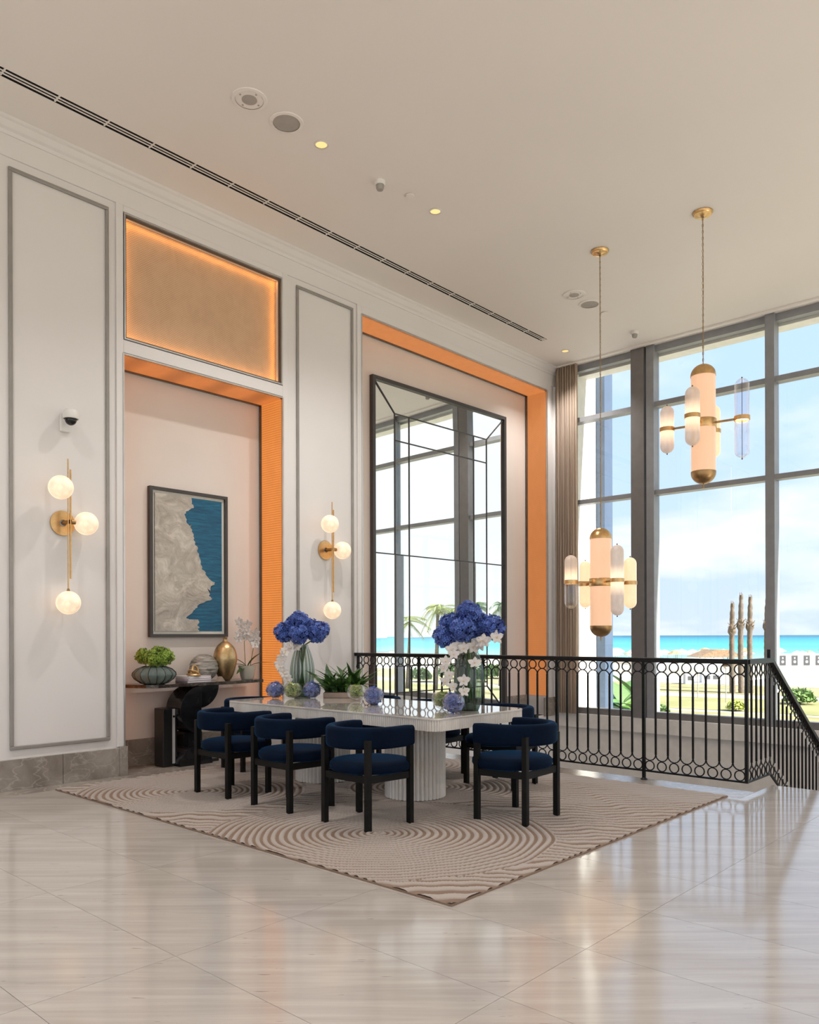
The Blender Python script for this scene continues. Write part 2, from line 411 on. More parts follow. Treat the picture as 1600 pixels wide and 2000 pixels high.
# ================================================================== mesh helpers
class MB:
    def __init__(s): s.v = []; s.f = []
    def add(s, vs, fs):
        o = len(s.v); s.v += [tuple(p) for p in vs]; s.f += [tuple(i + o for i in f) for f in fs]; return s
    def box(s, x0, x1, y0, y1, z0, z1):
        vs = [(x, y, z) for z in (z0, z1) for y in (y0, y1) for x in (x0, x1)]
        return s.add(vs, [(0, 2, 3, 1), (4, 5, 7, 6), (0, 1, 5, 4), (2, 6, 7, 3), (0, 4, 6, 2), (1, 3, 7, 5)])
    def lathe(s, prof, n=24, c=(0, 0, 0), axis='z', a0=0, a1=2 * PI, flute=None, cap=False):
        full = abs(a1 - a0 - 2 * PI) < 1e-6
        m = n if full else n + 1
        vs = []
        for r, z in prof:
            for i in range(m):
                a = a0 + (a1 - a0) * i / n
                rr = r * (1 + (flute[1] * math.cos(flute[0] * a) if flute else 0))
                p = (rr * math.cos(a), rr * math.sin(a), z)
                if axis == 'x': p = (p[2], p[0], p[1])
                elif axis == 'y': p = (p[0], -p[2], p[1]) if False else (p[1], p[2], p[0])
                vs.append((p[0] + c[0], p[1] + c[1], p[2] + c[2]))
        fs = []
        for j in range(len(prof) - 1):
            for i in range(n if full else n):
                k = (i + 1) % m if full else i + 1
                fs.append((j * m + i, j * m + k, (j + 1) * m + k, (j + 1) * m + i))
        if full and cap:
            if prof[0][0] > 1e-5: fs.append(tuple(range(m))[::-1])
            if prof[-1][0] > 1e-5: fs.append(tuple((len(prof) - 1) * m + i for i in range(m)))
        return s.add(vs, fs)
    def cyl(s, c, r, h, n=16, axis='z'): return s.lathe([(r, 0), (r, h)], n, c, axis, cap=True)
    def sphere(s, c, r, n=20, m=12, sz=1.0):
        return s.lathe([(max(1e-6, r * math.sin(PI * i / m)), -r * sz * math.cos(PI * i / m)) for i in range(m + 1)], n, c)
    def tube(s, path, r, n=6, closed=False, cap=True):
        P = [Vector(p) for p in path]; N = len(P)
        rr = r if isinstance(r, (list, tuple)) else [r] * N
        up = None; vs = []
        for i in range(N):
            if closed: t = P[(i + 1) % N] - P[i - 1]
            else: t = P[min(i + 1, N - 1)] - P[max(i - 1, 0)]
            t.normalize()
            if up is None:
                up = Vector((0, 0, 1)) if abs(t.z) < .9 else Vector((1, 0, 0))
            a = t.cross(up)
            if a.length < 1e-5: a = t.cross(Vector((0, 1, 0)))
            a.normalize(); b = a.cross(t).normalized(); up = b
            for k in range(n):
                q = 2 * PI * (k + .5) / n
                vs.append(P[i] + a * (rr[i] * math.cos(q)) + b * (rr[i] * math.sin(q)))
        fs = []
        for i in range(N if closed else N - 1):
            j = (i + 1) % N
            for k in range(n):
                l = (k + 1) % n
                fs.append((i * n + k, i * n + l, j * n + l, j * n + k))
        if cap and not closed:
            fs.append(tuple(range(n))[::-1]); fs.append(tuple((N - 1) * n + k for k in range(n)))
        return s.add(vs, fs)
    def prism(s, poly, a0, a1, axis='z'):
        n = len(poly)
        def P(p, h):
            if axis == 'z': return (p[0], p[1], h)
            if axis == 'y': return (p[0], h, p[1])
            return (h, p[0], p[1])
        vs = [P(p, a0) for p in poly] + [P(p, a1) for p in poly]
        fs = [tuple(range(n))[::-1], tuple(range(n, 2 * n))] + [(i, (i + 1) % n, n + (i + 1) % n, n + i) for i in range(n)]
        return s.add(vs, fs)
    def mesh(s, name):
        me = bpy.data.meshes.new(name)
        me.from_pydata(s.v, [], s.f); me.validate(); me.update()
        return me
    def build(s, name, mat, parent=None, smooth=True, loc=None, bevel=0, angle=40, double=False):
        import bmesh
        me = s.mesh(name)
        bm = bmesh.new(); bm.from_mesh(me); bmesh.ops.recalc_face_normals(bm, faces=bm.faces); bm.to_mesh(me); bm.free()
        me.materials.append(M[mat])
        if smooth:
            me.shade_smooth(); me.set_sharp_from_angle(angle=R(angle))
        o = bpy.data.objects.new(name, me); COL.objects.link(o)
        if loc: o.location = loc
        if parent is not None: o.parent = parent
        if bevel:
            md = o.modifiers.new('bevel', 'BEVEL'); md.width = bevel; md.segments = 2; md.limit_method = 'ANGLE'; md.angle_limit = R(40)
        return o
def tag(o, label, cat=None, group=None, kind=None):
    o['label'] = label
    if cat: o['category'] = cat
    if group: o['group'] = group
    if kind: o['kind'] = kind
    return o
def thing(name, label, cat, loc=(0, 0, 0), rz=0.0, group=None, kind=None):
    o = bpy.data.objects.new(name, None); COL.objects.link(o)
    o.location = loc; o.rotation_euler = (0, 0, rz); o.empty_display_size = .1
    return tag(o, label, cat, group, kind)
CH = {}
def smooth_prof(P, k=4):
    out = []
    for i in range(len(P) - 1):
        p0, p1, p2, p3 = P[max(0, i - 1)], P[i], P[i + 1], P[min(len(P) - 1, i + 2)]
        for j in range(k):
            t = j / k
            out.append(tuple(max(1e-6, .5 * (2 * p1[a] + (p2[a] - p0[a]) * t + (2 * p0[a] - 5 * p1[a] + 4 * p2[a] - p3[a]) * t * t + (3 * p1[a] - p0[a] - 3 * p2[a] + p3[a]) * t ** 3)) for a in (0, 1)))
    out.append(P[-1]); return out
def copy_tree(o, parent=None):
    c = o.copy(); COL.objects.link(c); c.parent = parent
    for ch in [x for x in bpy.data.objects if x.parent is o]: copy_tree(ch, c)
    return c
def inst(o, parent, loc=None, rot=None, scale=None):      # one more piece sharing the mesh of o
    c = o.copy(); COL.objects.link(c); c.parent = parent
    if loc is not None: c.location = loc
    if rot is not None: c.rotation_euler = rot
    if scale is not None: c.scale = scale
    return c

# ================================================================== the room shell
WV = 7.05        # feature wall plane (y)
CZ = 5.66        # ceiling height
WU = 11.40       # window wall plane (x)
NB_Y = 7.44      # niche back plane
RU = 6.72        # railing line (x)
FX0, FY0 = -6.0, -9.0

# ---- floor: polished marble slabs
fl = thing('floor', 'polished cream marble floor of large slabs with fine dark veins', 'floor', kind='structure')
MB().box(FX0, RU + .06, FY0, 7.0, -.4, -.02).build('screed', 'plastic_grey', fl)
TX, TY = .59, 1.20
ux = [1.155 + TX * k for k in range(-2, 10)]
vy = [.49 + TY * k for k in range(0, 6)]
t0 = MB().box(.001, TX - .001, .001, TY - .001, -.02, 0).build('tile', 'floor_marble', fl, smooth=False)
t0.location = (ux[0], vy[0], 0); first = True
for i, x in enumerate(ux):
    for j, y in enumerate(vy):
        if first: first = False; continue
        if x + TX > RU + .06 or y + TY > 6.9: continue
        inst(t0, fl, (x, y, 0))
xr = ux[0] + TX * 11
for k, (x0, x1, y0, y1) in enumerate([(xr + .0, RU + .48, -9, 2.33), (FX0, ux[0] - .001, FY0, 6.79), (ux[0], xr, FY0, .488),
                                      (ux[0], RU + .06 if False else 6.45, vy[-2] + TY + .001, 6.79)]):
    if x1 - x0 > .01: MB().box(x0, x1, y0, y1, -.02, 0).build('slab', 'floor_marble', fl, smooth=False)
MB().box(xr, 6.45, 2.332, 6.79, -.02, 0).build('slab', 'floor_marble', fl, smooth=False)
bw = MB().box(FX0, 6.45, 6.792, 7.44, -.02, 0.0005).build('border_strip', 'grey_marble', fl, smooth=False)
MB().box(6.452, RU + .06, 2.332, 7.04, -.02, 0.0005).build('border_strip', 'grey_marble', fl, smooth=False)
MB().box(RU + .062, RU + .48, -9, 2.33, -.4, -.0205).build('landing_edge', 'floor_marble', fl, smooth=False)

# ---- ceiling with the long slot diffuser cut in
ce = thing('ceiling', 'flat warm white plaster ceiling', 'ceiling', loc=(0, 0, CZ), kind='structure')
m = MB()
m.box(FX0 - .3, WU + .1, FY0 - .3, 6.40, 0, .3).box(FX0 - .3, WU + .1, 6.51, 7.9, 0, .3).box(10.03, WU + .1, 6.40, 6.51, 0, .3)
m.build('plaster', 'ceiling_paint', ce, smooth=False)
MB().box(FX0 - .3, WU + .1, FY0 - .3, 7.9, .3, .5).build('slab', 'ceiling_paint', ce, smooth=False)
MB().box(FX0 - .3, 10.03, 6.40, 6.4015, .003, .3).box(FX0 - .3, 10.03, 6.5085, 6.51, .003, .3).build('slot_liner', 'slot_black', ce, smooth=False)
sl = thing('air_diffuser', 'long slot air diffuser with three black lines along the ceiling', 'air vent', (0, 6.455, CZ))
MB().box(FX0, 10.03, -.055, .055, .04, .06).build('backing', 'slot_black', sl, smooth=False)
for y in (-.0175, .0175):
    MB().box(FX0, 10.03, y - .0055, y + .0055, 0.0, .006).build('blade', 'ceiling_paint', sl, smooth=False)
brk = MB().box(0, .012, -.05, .05, .003, .012).build('bracket', 'ceiling_paint', sl, smooth=False)
brk.location = (2.0, 0, 0)
for k in range(1, 20): inst(brk, sl, (2.0 + .42 * k, 0, 0))

# ---- feature wall: wall sections round the two niches
wl = thing('wall_left', 'tall off white panelled feature wall with two lit niches', 'wall', kind='structure')
N1 = (3.72, 5.60, 3.955)          # niche 1: x0 x1 ztop
G1 = (3.735, 5.585, 4.115, 5.28)  # grille opening
N2 = (6.84, 10.99, 5.25)
D = NB_Y + .2
def wsec(x0, x1, z0, z1, y1=D): MB().box(x0, x1, WV, y1, z0, z1).build('wall_section', 'wall_paint', wl, smooth=False)
wsec(FX0, N1[0], -3, CZ); wsec(N1[0], N1[1], N1[2], G1[2]); wsec(N1[0], G1[0], G1[2], G1[3]); wsec(G1[1], N1[1], G1[2], G1[3])
wsec(N1[0], N1[1], G1[3], CZ); wsec(N1[1], N2[0], -3, CZ); wsec(N2[0], N2[1], N2[2], CZ); wsec(N2[1], 11.44, -3, CZ); wsec(N2[0], N2[1], -3, .02); wsec(N1[0], N1[1], -3, -.4)
MB().box(N1[0], N1[1], NB_Y, D, 0, N1[2]).build('niche_back', 'niche_paint', wl, smooth=False)
MB().box(N2[0], N2[1], NB_Y, D, .02, N2[2]).build('niche_back', 'niche_paint', wl, smooth=False)
MB().box(G1[0], G1[1], WV + .12, D, G1[2], G1[3]).build('grille_back', 'niche_paint', wl, smooth=False)
# frieze board and panel beads on the face
MB().box(FX0, 11.44, WV - .018, WV, 5.36, CZ).build('frieze', 'wall_paint', wl, smooth=False)
def pil(x0, x1, z0=.27, z1=5.36, d=.02): MB().box(x0, x1, WV - d, WV, z0, z1).build('pilaster', 'wall_paint', wl, smooth=False, bevel=.004)
for a, b_ in ((3.645, 3.715), (5.605, 5.68), (6.76, 6.835), (10.995, 11.12)): pil(a, b_)
pil(3.715, 5.605, 3.975, 4.095); pil(3.715, 5.605, 5.30, 5.36); pil(6.835, 10.995, 5.27, 5.36); pil(11.20, 11.44, .27, 5.36, .045)
def bead_frame(x0, x1, z0, z1, w_=.032, d=.022, mat='bead_grey', y=WV, nm='panel_bead'):
    r = MB()
    r.box(x0, x1, y - d, y, z0, z0 + w_).box(x0, x1, y - d, y, z1 - w_, z1).box(x0, x0 + w_, y - d, y, z0 + w_, z1 - w_).box(x1 - w_, x1, y - d, y, z0 + w_, z1 - w_)
    return r.build(nm, mat, wl, smooth=False, bevel=.006)
bead_frame(2.685, 3.575, .34, 5.285); bead_frame(5.81, 6.695, .34, 5.29); bead_frame(.3, 2.1, .34, 5.285)
def edge_trim(x0, x1, z0, z1, bottom=True):
    r = MB(); t = .014
    r.box(x0 - t, x0, WV - .026, WV + .01, z0, z1).box(x1, x1 + t, WV - .026, WV + .01, z0, z1).box(x0 - t, x1 + t, WV - .026, WV + .01, z1, z1 + t)
    if bottom: r.box(x0 - t, x1 + t, WV - .026, WV + .01, z0 - t, z0)
    return r.build('metal_trim', 'silver_trim', wl, smooth=False)
edge_trim(N1[0], N1[1], .27, N1[2], False); edge_trim(N2[0], N2[1], .02, N2[2], False); edge_trim(*G1)
# crown moulding
cm = MB().prism([(WV - .11, CZ), (WV - .11, CZ - .025), (WV - .09, CZ - .035), (WV - .06, CZ - .075), (WV - .035, CZ - .09), (WV - .03, CZ - .12), (WV, CZ - .12), (WV, CZ)], FX0, 11.50, 'x').build('trim_1', 'wall_paint', None, smooth=False)
tag(cm, 'white stepped crown moulding between feature wall and ceiling', 'moulding', kind='structure')
# niche reveals: backlit mesh linings with bronze edging
def lining(nx, ribbed):
    x0, x1, zt = nx; jm, sm = ('mesh_lit_ribbed', 'mesh_lit_soffit') if ribbed else ('mesh_lit_smooth', 'mesh_lit_smooth')
    zb = .27 if ribbed else .33
    for q, xa, xb in ((0, x0, x0 + .012), (1, x1 - .012, x1)):
        MB().box(xa, xb, WV + .002, NB_Y - .045, zb, zt - .012).build('lit_mesh_panel', jm, wl, smooth=False)
    MB().box(x0 + .012, x1 - .012, WV + .002, NB_Y - .045, zt - .012, zt).build('lit_mesh_panel', sm, wl, smooth=False)
    r = MB()
    for ya, yb in ((NB_Y - .045, NB_Y - .01),):
        r.box(x0, x0 + .022, ya, yb, zb, zt).box(x1 - .022, x1, ya, yb, zb, zt).box(x0 + .022, x1 - .022, ya, yb, zt - .022, zt)
    r.build('bronze_edging', 'bronze_trim', wl, smooth=False)
lining(N1, True); lining(N2, False)
# woven grille panel with led strips round its edge
gp = thing('woven_grille', 'bronze woven grille panel glowing at its edges above the console niche', 'grille', (0, WV, 0))
MB().box(G1[0] + .002, G1[1] - .002, .075, .085, G1[2] + .002, G1[3] - .002).build('mesh_panel', 'woven_grille', gp, smooth=False)
r = MB(); t = .02
r.box(G1[0], G1[0] + t, 0, .012, G1[2], G1[3]).box(G1[1] - t, G1[1], 0, .012, G1[2], G1[3]).box(G1[0] + t, G1[1] - t, 0, .012, G1[2], G1[2] + t).box(G1[0] + t, G1[1] - t, 0, .012, G1[3] - t, G1[3])
r.build('frame', 'bronze_trim', gp, smooth=False)
def strip_light(loc, length, rot, e):
    d = bpy.data.lights.new('led_strip', 'AREA'); d.shape = 'RECTANGLE'; d.size = length; d.size_y = .012; d.energy = e; d.color = (1, .50, .14)
    o = bpy.data.objects.new('led_strip', d); COL.objects.link(o); o.location = loc; o.rotation_euler = rot; o.parent = gp
gx, gz = (G1[0] + G1[1]) / 2, (G1[2] + G1[3]) / 2
LW, LH = G1[1] - G1[0], G1[3] - G1[2]
def aim(d): return Vector(d).to_track_quat('-Z', 'Y')
def strip(loc, d, length, e):
    dl = bpy.data.lights.new('led_strip', 'AREA'); dl.shape = 'RECTANGLE'; dl.size = length; dl.size_y = .012; dl.energy = e; dl.color = (1, .47, .11)
    o = bpy.data.objects.new('led_strip', dl); COL.objects.link(o); o.parent = gp; o.location = loc
    z = -Vector(d).normalized(); x = Vector((1, 0, 0)) if abs(d[0]) < .5 else Vector((0, 0, 1)); y = z.cross(x)
    o.rotation_euler = Matrix((x, y, z)).transposed().to_euler()
LE = .5
strip((gx, .03, G1[3] - .022), (0, .55, -.85), LW, LE); strip((gx, .03, G1[2] + .022), (0, .55, .85), LW, LE)
strip((G1[0] + .022, .03, gz), (.85, .55, 0), LH, LE * .63); strip((G1[1] - .022, .03, gz), (-.85, .55, 0), LH, LE * .63)
# baseboards of grey marble
def bboard(name, lab, pieces):
    o = thing(name, lab, 'baseboard', kind='structure')
    for p in pieces: MB().box(*p).build('marble_slab', 'grey_marble', o, smooth=False, bevel=.003)
bboard('baseboard_left', 'grey marble baseboard in slabs along the white panelled wall', [(a, a + .745, WV - .028, WV, 0, .262) for a in (-.73, .02, .77, 1.52)] + [(2.27, 3.128, WV - .028, WV, 0, .262), (3.132, 3.73, WV - .028, WV, 0, .262), (3.66, 3.738, WV - .04, WV - .028, 0, .272), (5.58, 6.85, WV - .028, WV, 0, .262)])
bboard('baseboard_niche', 'brown grey marble baseboard inside the console niche', [(3.722, 4.66, NB_Y - .02, NB_Y, 0, .27), (4.664, 5.598, NB_Y - .02, NB_Y, 0, .27)])
bboard('baseboard_stair', 'grey brown marble baseboard under the mirror niche beside the stairwell', [(6.85, 8.9, NB_Y - .02, NB_Y, .02, .33), (8.904, 10.98, NB_Y - .02, NB_Y, .02, .33), (6.85, 10.98, WV + .01, NB_Y - .02, -.02, .02), (10.9, 11.44, WV - .03, WV, 0, .30)])

# ---- window wall
win = thing('window_1', 'floor to ceiling curtain wall window with grey metal mullions facing the sea', 'window', kind='structure')
mull = [5.40, 3.675, 1.95, .22, -1.5, -3.22, -4.95, -6.67, -8.4]
ZT = (.05, 3.41, 4.73, CZ - .16)
def bx(nm, mt, a, **k): return MB().box(*a).build(nm, mt, win, smooth=False, **k)
bx('column', 'window_metal_dark', (WU - .15, WU + .02, 5.49, 5.70, .05, CZ))
for y in mull: bx('mullion', 'window_metal', (WU - .13, WU + .06, y - .06, y + .06, .05, CZ))
bx('mullion', 'window_metal', (WU - .05, WU + .06, 6.95, 7.04, .05, CZ))
edges = [(5.70, 6.95)] + [(mull[i + 1] + .06, mull[i] - .06) for i in range(len(mull) - 1)] + [(FY0, mull[-1] - .06)]
for y0, y1 in edges:
    bx('transom', 'window_metal', (WU - .11, WU + .05, y0, y1, 3.405, 3.475)); bx('transom', 'window_metal', (WU - .11, WU + .05, y0, y1, 4.725, 4.80))
    bx('bottom_frame', 'window_metal_dark', (WU - .11, WU + .05, y0, y1, .05, .145)); bx('top_frame', 'window_metal', (WU - .06, WU + .05, y0, y1, CZ - .10, CZ))
    for z0, z1 in ((.145, 3.405), (3.475, 4.725), (4.80, CZ - .10)): bx('pane', 'window_glass', (WU - .004, WU + .004, y0, y1, z0, z1))
ap = thing('wall_window', 'white apron wall and ledge below the sea facing window', 'wall', kind='structure')
MB().box(WU - .14, WU + .3, FY0, 7.05, -.18, .05).build('ledge', 'sill_white', ap, smooth=False, bevel=.01)
MB().box(WU - .06, WU + .3, FY0, 7.05, -5, -.18).build('apron', 'sill_white', ap, smooth=False)

# ---- unseen lobby sides, made glazed to let in extra sky light
def glazed(name, lab, axis, at, lo, hi):
    o = thing(name, lab, 'window', kind='structure')
    n = int((hi - lo) / 1.73)
    st = (hi - lo) / n
    def b(nm, mt, a0, a1, t0, t1, z0, z1):
        (MB().box(a0, a1, at + t0, at + t1, z0, z1) if axis == 'x' else MB().box(at + t0, at + t1, a0, a1, z0, z1)).build(nm, mt, o, smooth=False)
    for k in range(n + 1): b('mullion', 'window_metal', lo + st * k - .06, lo + st * k + .06, -.1, .1, 0, CZ)
    for z in (.04, 3.44, 4.76, CZ - .05): b('transom', 'window_metal', lo, hi, -.08, .08, z - .04, z + .04)
    b('pane', 'window_glass', lo, hi, -.004, .004, .08, CZ - .09)
glazed('window_fill_right', 'unseen lobby side right of the camera, glazed to let in extra light', 'x', FY0, FX0, WU)
glazed('window_fill_rear', 'unseen rear of the lobby, glazed to let in extra light', 'y', FX0, FY0, 7.0)

# ---- stairwell
st = thing('staircase', 'marble staircase going down towards the sea facing window', 'stairs', (7.20, 0, 0))
for k in range(14):
    MB().box(.28 * k, .28 * k + .30, -4.0, 2.34, -.17 * (k + 1) - .14, -.17 * (k + 1)).build('step', 'floor_marble', st, smooth=False)
lw_ = tag(MB().box(RU, WU, -9, 7.05, -2.75, -2.56).build('floor_lower', 'floor_marble', None, smooth=False), 'lower hall floor at the foot of the stairs', 'floor', kind='structure')
ws = tag(MB().box(RU - .04, RU + .058, FY0, 7.05, -5, -.4).build('wall_stairwell', 'wall_paint', None, smooth=False), 'white wall of the stairwell under the landing', 'wall', kind='structure')

# ================================================================== railings
BAY = .1132; ZR = 1.098
def arch_pts(up):
    return [(0, -BAY / 2 * math.cos(PI * i / 6), (1 if up else -1) * BAY / 2 * math.sin(PI * i / 6)) for i in range(7)]
rail = thing('stairwell_railing', 'black wrought iron railing of rings and arches around the stairwell', 'railing', (RU, 0, 0))
ring0 = MB().tube([(0, .042 * math.cos(2 * PI * k / 14), .042 * math.sin(2 * PI * k / 14)) for k in range(14)], .0062, 4, closed=True).build('ring', 'black_metal', rail)
archu = MB().tube(arch_pts(True), .0062, 4).build('arch', 'black_metal', rail)
archd = MB().tube(arch_pts(False), .0062, 4).build('arch', 'black_metal', rail)
bal0 = MB().box(-.0075, .0075, -.0075, .0075, .232, .922).build('baluster', 'black_metal', rail, smooth=False)
YC = 2.38
posts = [YC + .9056 * k for k in range(5)] + [6.99]
ys = []
k = 0; y = YC
nb = int(round((6.99 - YC) / BAY)); 
fst = [True] * 4
def put(o, idx, root, loc, rot=None):
    if fst[idx] and root is rail: fst[idx] = False; o.location = loc; return o
    return inst(o, root, loc, rot)
for k in range(nb):
    yc = YC + BAY * (k + .5)
    put(ring0, 0, rail, (0, yc, 1.014)); inst(ring0, rail, (0, yc, .132))
    put(archu, 1, rail, (0, yc, .918)); put(archd, 2, rail, (0, yc, .234))
    if k: 
        if (k % 8): put(bal0, 3, rail, (0, YC + BAY * k, 0))
MB().box(-.03, .03, YC - .02, 7.04, 1.058, ZR).build('handrail', 'black_metal', rail, smooth=False, bevel=.006)
MB().box(-.011, .011, YC, 7.04, .075, .09).build('bottom_rail', 'black_metal', rail, smooth=False)
for i, y in enumerate(posts):
    p = MB().box(-.013, .013, y - .013, y + .013, .0 if i else .075, 1.06)
    if i: p.lathe([(.03, 0.001), (.03, .008), (.016, .02)], 12, (0, y, 0))
    p.build('post', 'black_metal', rail, smooth=False)
# stair railing: short level return, then down the flight
sr = thing('stair_railing', 'black wrought iron stair railing sloping down beside the steps', 'railing', (RU, YC, 0))
RET = 5; SL = .62
xl = BAY * RET; NS = 30
def zoff(x): return 0 if x <= xl else -(x - xl) * SL
rot90 = (0, 0, -PI / 2)
for k in range(RET + NS):
    xc = BAY * (k + .5); zo = zoff(xc)
    inst(ring0, sr, (xc, 0, 1.014 + zo), rot90); inst(ring0, sr, (xc, 0, .132 + zo), rot90)
    inst(archu, sr, (xc, 0, .918 + zo), rot90); inst(archd, sr, (xc, 0, .234 + zo), rot90)
    if k: inst(bal0, sr, (BAY * k, 0, zoff(BAY * k)))
xe = BAY * (RET + NS)
def slope_bar(z0, z1, hw):
    poly = [(0, z0), (xl, z0), (xe, z0 + zoff(xe)), (xe, z1 + zoff(xe)), (xl, z1), (0, z1)]
    return MB().prism(poly, -hw, hw, 'y')
slope_bar(1.058, ZR, .03).build('handrail', 'black_metal', sr, smooth=False)
slope_bar(.075, .09, .011).build('bottom_rail', 'black_metal', sr, smooth=False)
MB().box(-.006, .006, -.006, .006, .076, 1.058).build('post', 'black_metal', sr, smooth=False)
MB().box(xl - .03, xl - .004, -.014, .014, 1.058, 1.172).build('post', 'black_metal', sr, smooth=False)
MB().box(xe - .016, xe + .016, -.016, .016, zoff(xe) - .35, 1.06 + zoff(xe)).build('post', 'black_metal', sr, smooth=False)

# ================================================================== rug
RX0, RX1, RY0, RY1 = 2.955, 6.44, 2.435, 6.77
def rug():
    st_ = .0115
    nx = int((RX1 - RX0) / st_); ny = int((RY1 - RY0) / st_)
    X, Y = np.meshgrid(np.linspace(RX0, RX1, nx), np.linspace(RY0, RY1, ny), indexing='ij')
    def wob(x, y, s):
        return (np.sin(x * 3.1 * s + 1.3 * np.sin(y * 2.3 * s)) + np.sin(y * 4.3 * s + 1.7 * np.sin(x * 3.7 * s + 1)) + .6 * np.sin(9.1 * s * x - 7.3 * s * y)) / 2.6
    P = .046
    def rings(cx, cy, e, ang):
        dx, dy = X - cx, Y - cy
        a = dx * math.cos(ang) + dy * math.sin(ang); b = -dx * math.sin(ang) + dy * math.cos(ang)
        return np.sqrt((a / e) ** 2 + b ** 2)
    th = math.atan2(-.738, .675)
    d1 = rings(3.70, 3.66, 1.12, th) + .02 * wob(X, Y, 1.5)
    d2 = rings(3.66, 5.82, 1.2, th) + .02 * wob(X, Y, 1.5)
    d3 = rings(5.75, 5.55, 1.1, th) + .02 * wob(X, Y, 1.5)
    d4 = rings(5.15, 4.45, 1.2, th) + .02 * wob(X, Y, 1.5)
    s_ = .55 * (X * .738 + Y * .675 + .05 * (X * .675 - Y * .738)) + .045 * wob(X, Y, 1.0) + .016 * wob(X + 3, Y, 3.2)
    fld = s_.copy(); reg = np.zeros_like(X)
    for d, rmax in ((d4, .62), (d3, .75), (d2, .80), (d1, 1.02)):
        fld = np.where(d < rmax, d, fld)
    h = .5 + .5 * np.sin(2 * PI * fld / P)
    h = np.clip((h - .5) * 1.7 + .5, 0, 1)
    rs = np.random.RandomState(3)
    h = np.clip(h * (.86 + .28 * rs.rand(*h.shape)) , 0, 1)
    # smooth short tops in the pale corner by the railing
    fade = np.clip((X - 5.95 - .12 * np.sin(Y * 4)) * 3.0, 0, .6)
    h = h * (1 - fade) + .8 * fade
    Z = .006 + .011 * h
    V = np.stack([X, Y, Z], -1).reshape(-1, 3)
    idx = np.arange(nx * ny).reshape(nx, ny)
    F = np.stack([idx[:-1, :-1], idx[1:, :-1], idx[1:, 1:], idx[:-1, 1:]], -1).reshape(-1, 4)
    me = bpy.data.meshes.new('rug_top')
    me.vertices.add(len(V)); me.vertices.foreach_set('co', V.ravel().astype(np.float32))
    me.loops.add(F.size); me.loops.foreach_set('vertex_index', F.ravel().astype(np.int32))
    me.polygons.add(len(F)); me.polygons.foreach_set('loop_start', np.arange(0, F.size, 4, dtype=np.int32))
    me.update(calc_edges=True)
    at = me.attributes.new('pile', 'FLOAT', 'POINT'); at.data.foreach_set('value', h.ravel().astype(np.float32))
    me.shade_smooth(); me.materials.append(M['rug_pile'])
    root = thing('rug', 'large taupe rug with carved swirling zen garden lines under the dining table', 'rug')
    o = bpy.data.objects.new('carved_pile', me); COL.objects.link(o); o.parent = root
    MB().box(RX0 - .004, RX1 + .004, RY0 - .004, RY1 + .004, .0008, .009).build('backing', 'rug_edge', root, smooth=False)
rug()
RZ = .012

# ================================================================== dining table
TC = (4.765, 4.86)
tb = thing('dining_table', 'long fluted stone dining table with polished top and two drum pedestals', 'table', (TC[0], TC[1], 0))
hx, hy, ch = .555, 1.26, .085
def outline(hx, hy, ch, arc=5):
    pts = []
    for (sx, sy, a0) in ((1, 1, 0), (-1, 1, PI / 2), (-1, -1, PI), (1, -1, 3 * PI / 2)):
        for i in range(arc + 1):
            a = a0 + PI / 2 * i / arc
            pts.append((sx * (hx - ch) + ch * math.cos(a), sy * (hy - ch) + ch * math.sin(a)))
    return pts
def scallop(poly, w_, d):
    P = [Vector(p) for p in poly]; out = []
    L = [0]
    for i in range(len(P)): L.append(L[-1] + (P[(i + 1) % len(P)] - P[i]).length)
    n = int(L[-1] / w_); T = n * 4; j = 0
    for i in range(T):
        s_ = L[-1] * i / T
        while L[j + 1] < s_: j += 1
        a, b = P[j], P[(j + 1) % len(P)]
        t = (s_ - L[j]) / max(1e-9, L[j + 1] - L[j])
        p = a.lerp(b, t); e_ = (b - a).normalized(); nrm = Vector((e_.y, -e_.x))
        q = abs(math.sin(PI * s_ / L[-1] * n))
        out.append(p - nrm * d * (1 - q))
    return out
MB().prism(scallop(outline(hx - .002, hy - .002, ch), .021, .009), .628, .705, 'z').build('fluted_rim', 'table_stone', tb, smooth=False)
MB().prism(outline(hx, hy, ch), .705, .72, 'z').build('table_top', 'table_polish', tb, smooth=False, bevel=.003)
for py in (-.56, .56):
    n = 42; pts = []
    for k in range(n * 5):
        a = 2 * PI * k / (n * 5); q = abs(math.sin(a * n / 2))
        r_ = .247 - .020 * (1 - q)
        pts.append((r_ * math.cos(a), py + r_ * math.sin(a)))
    MB().prism(pts, RZ + .006, .628, 'z').build('pedestal', 'table_stone', tb, smooth=False)

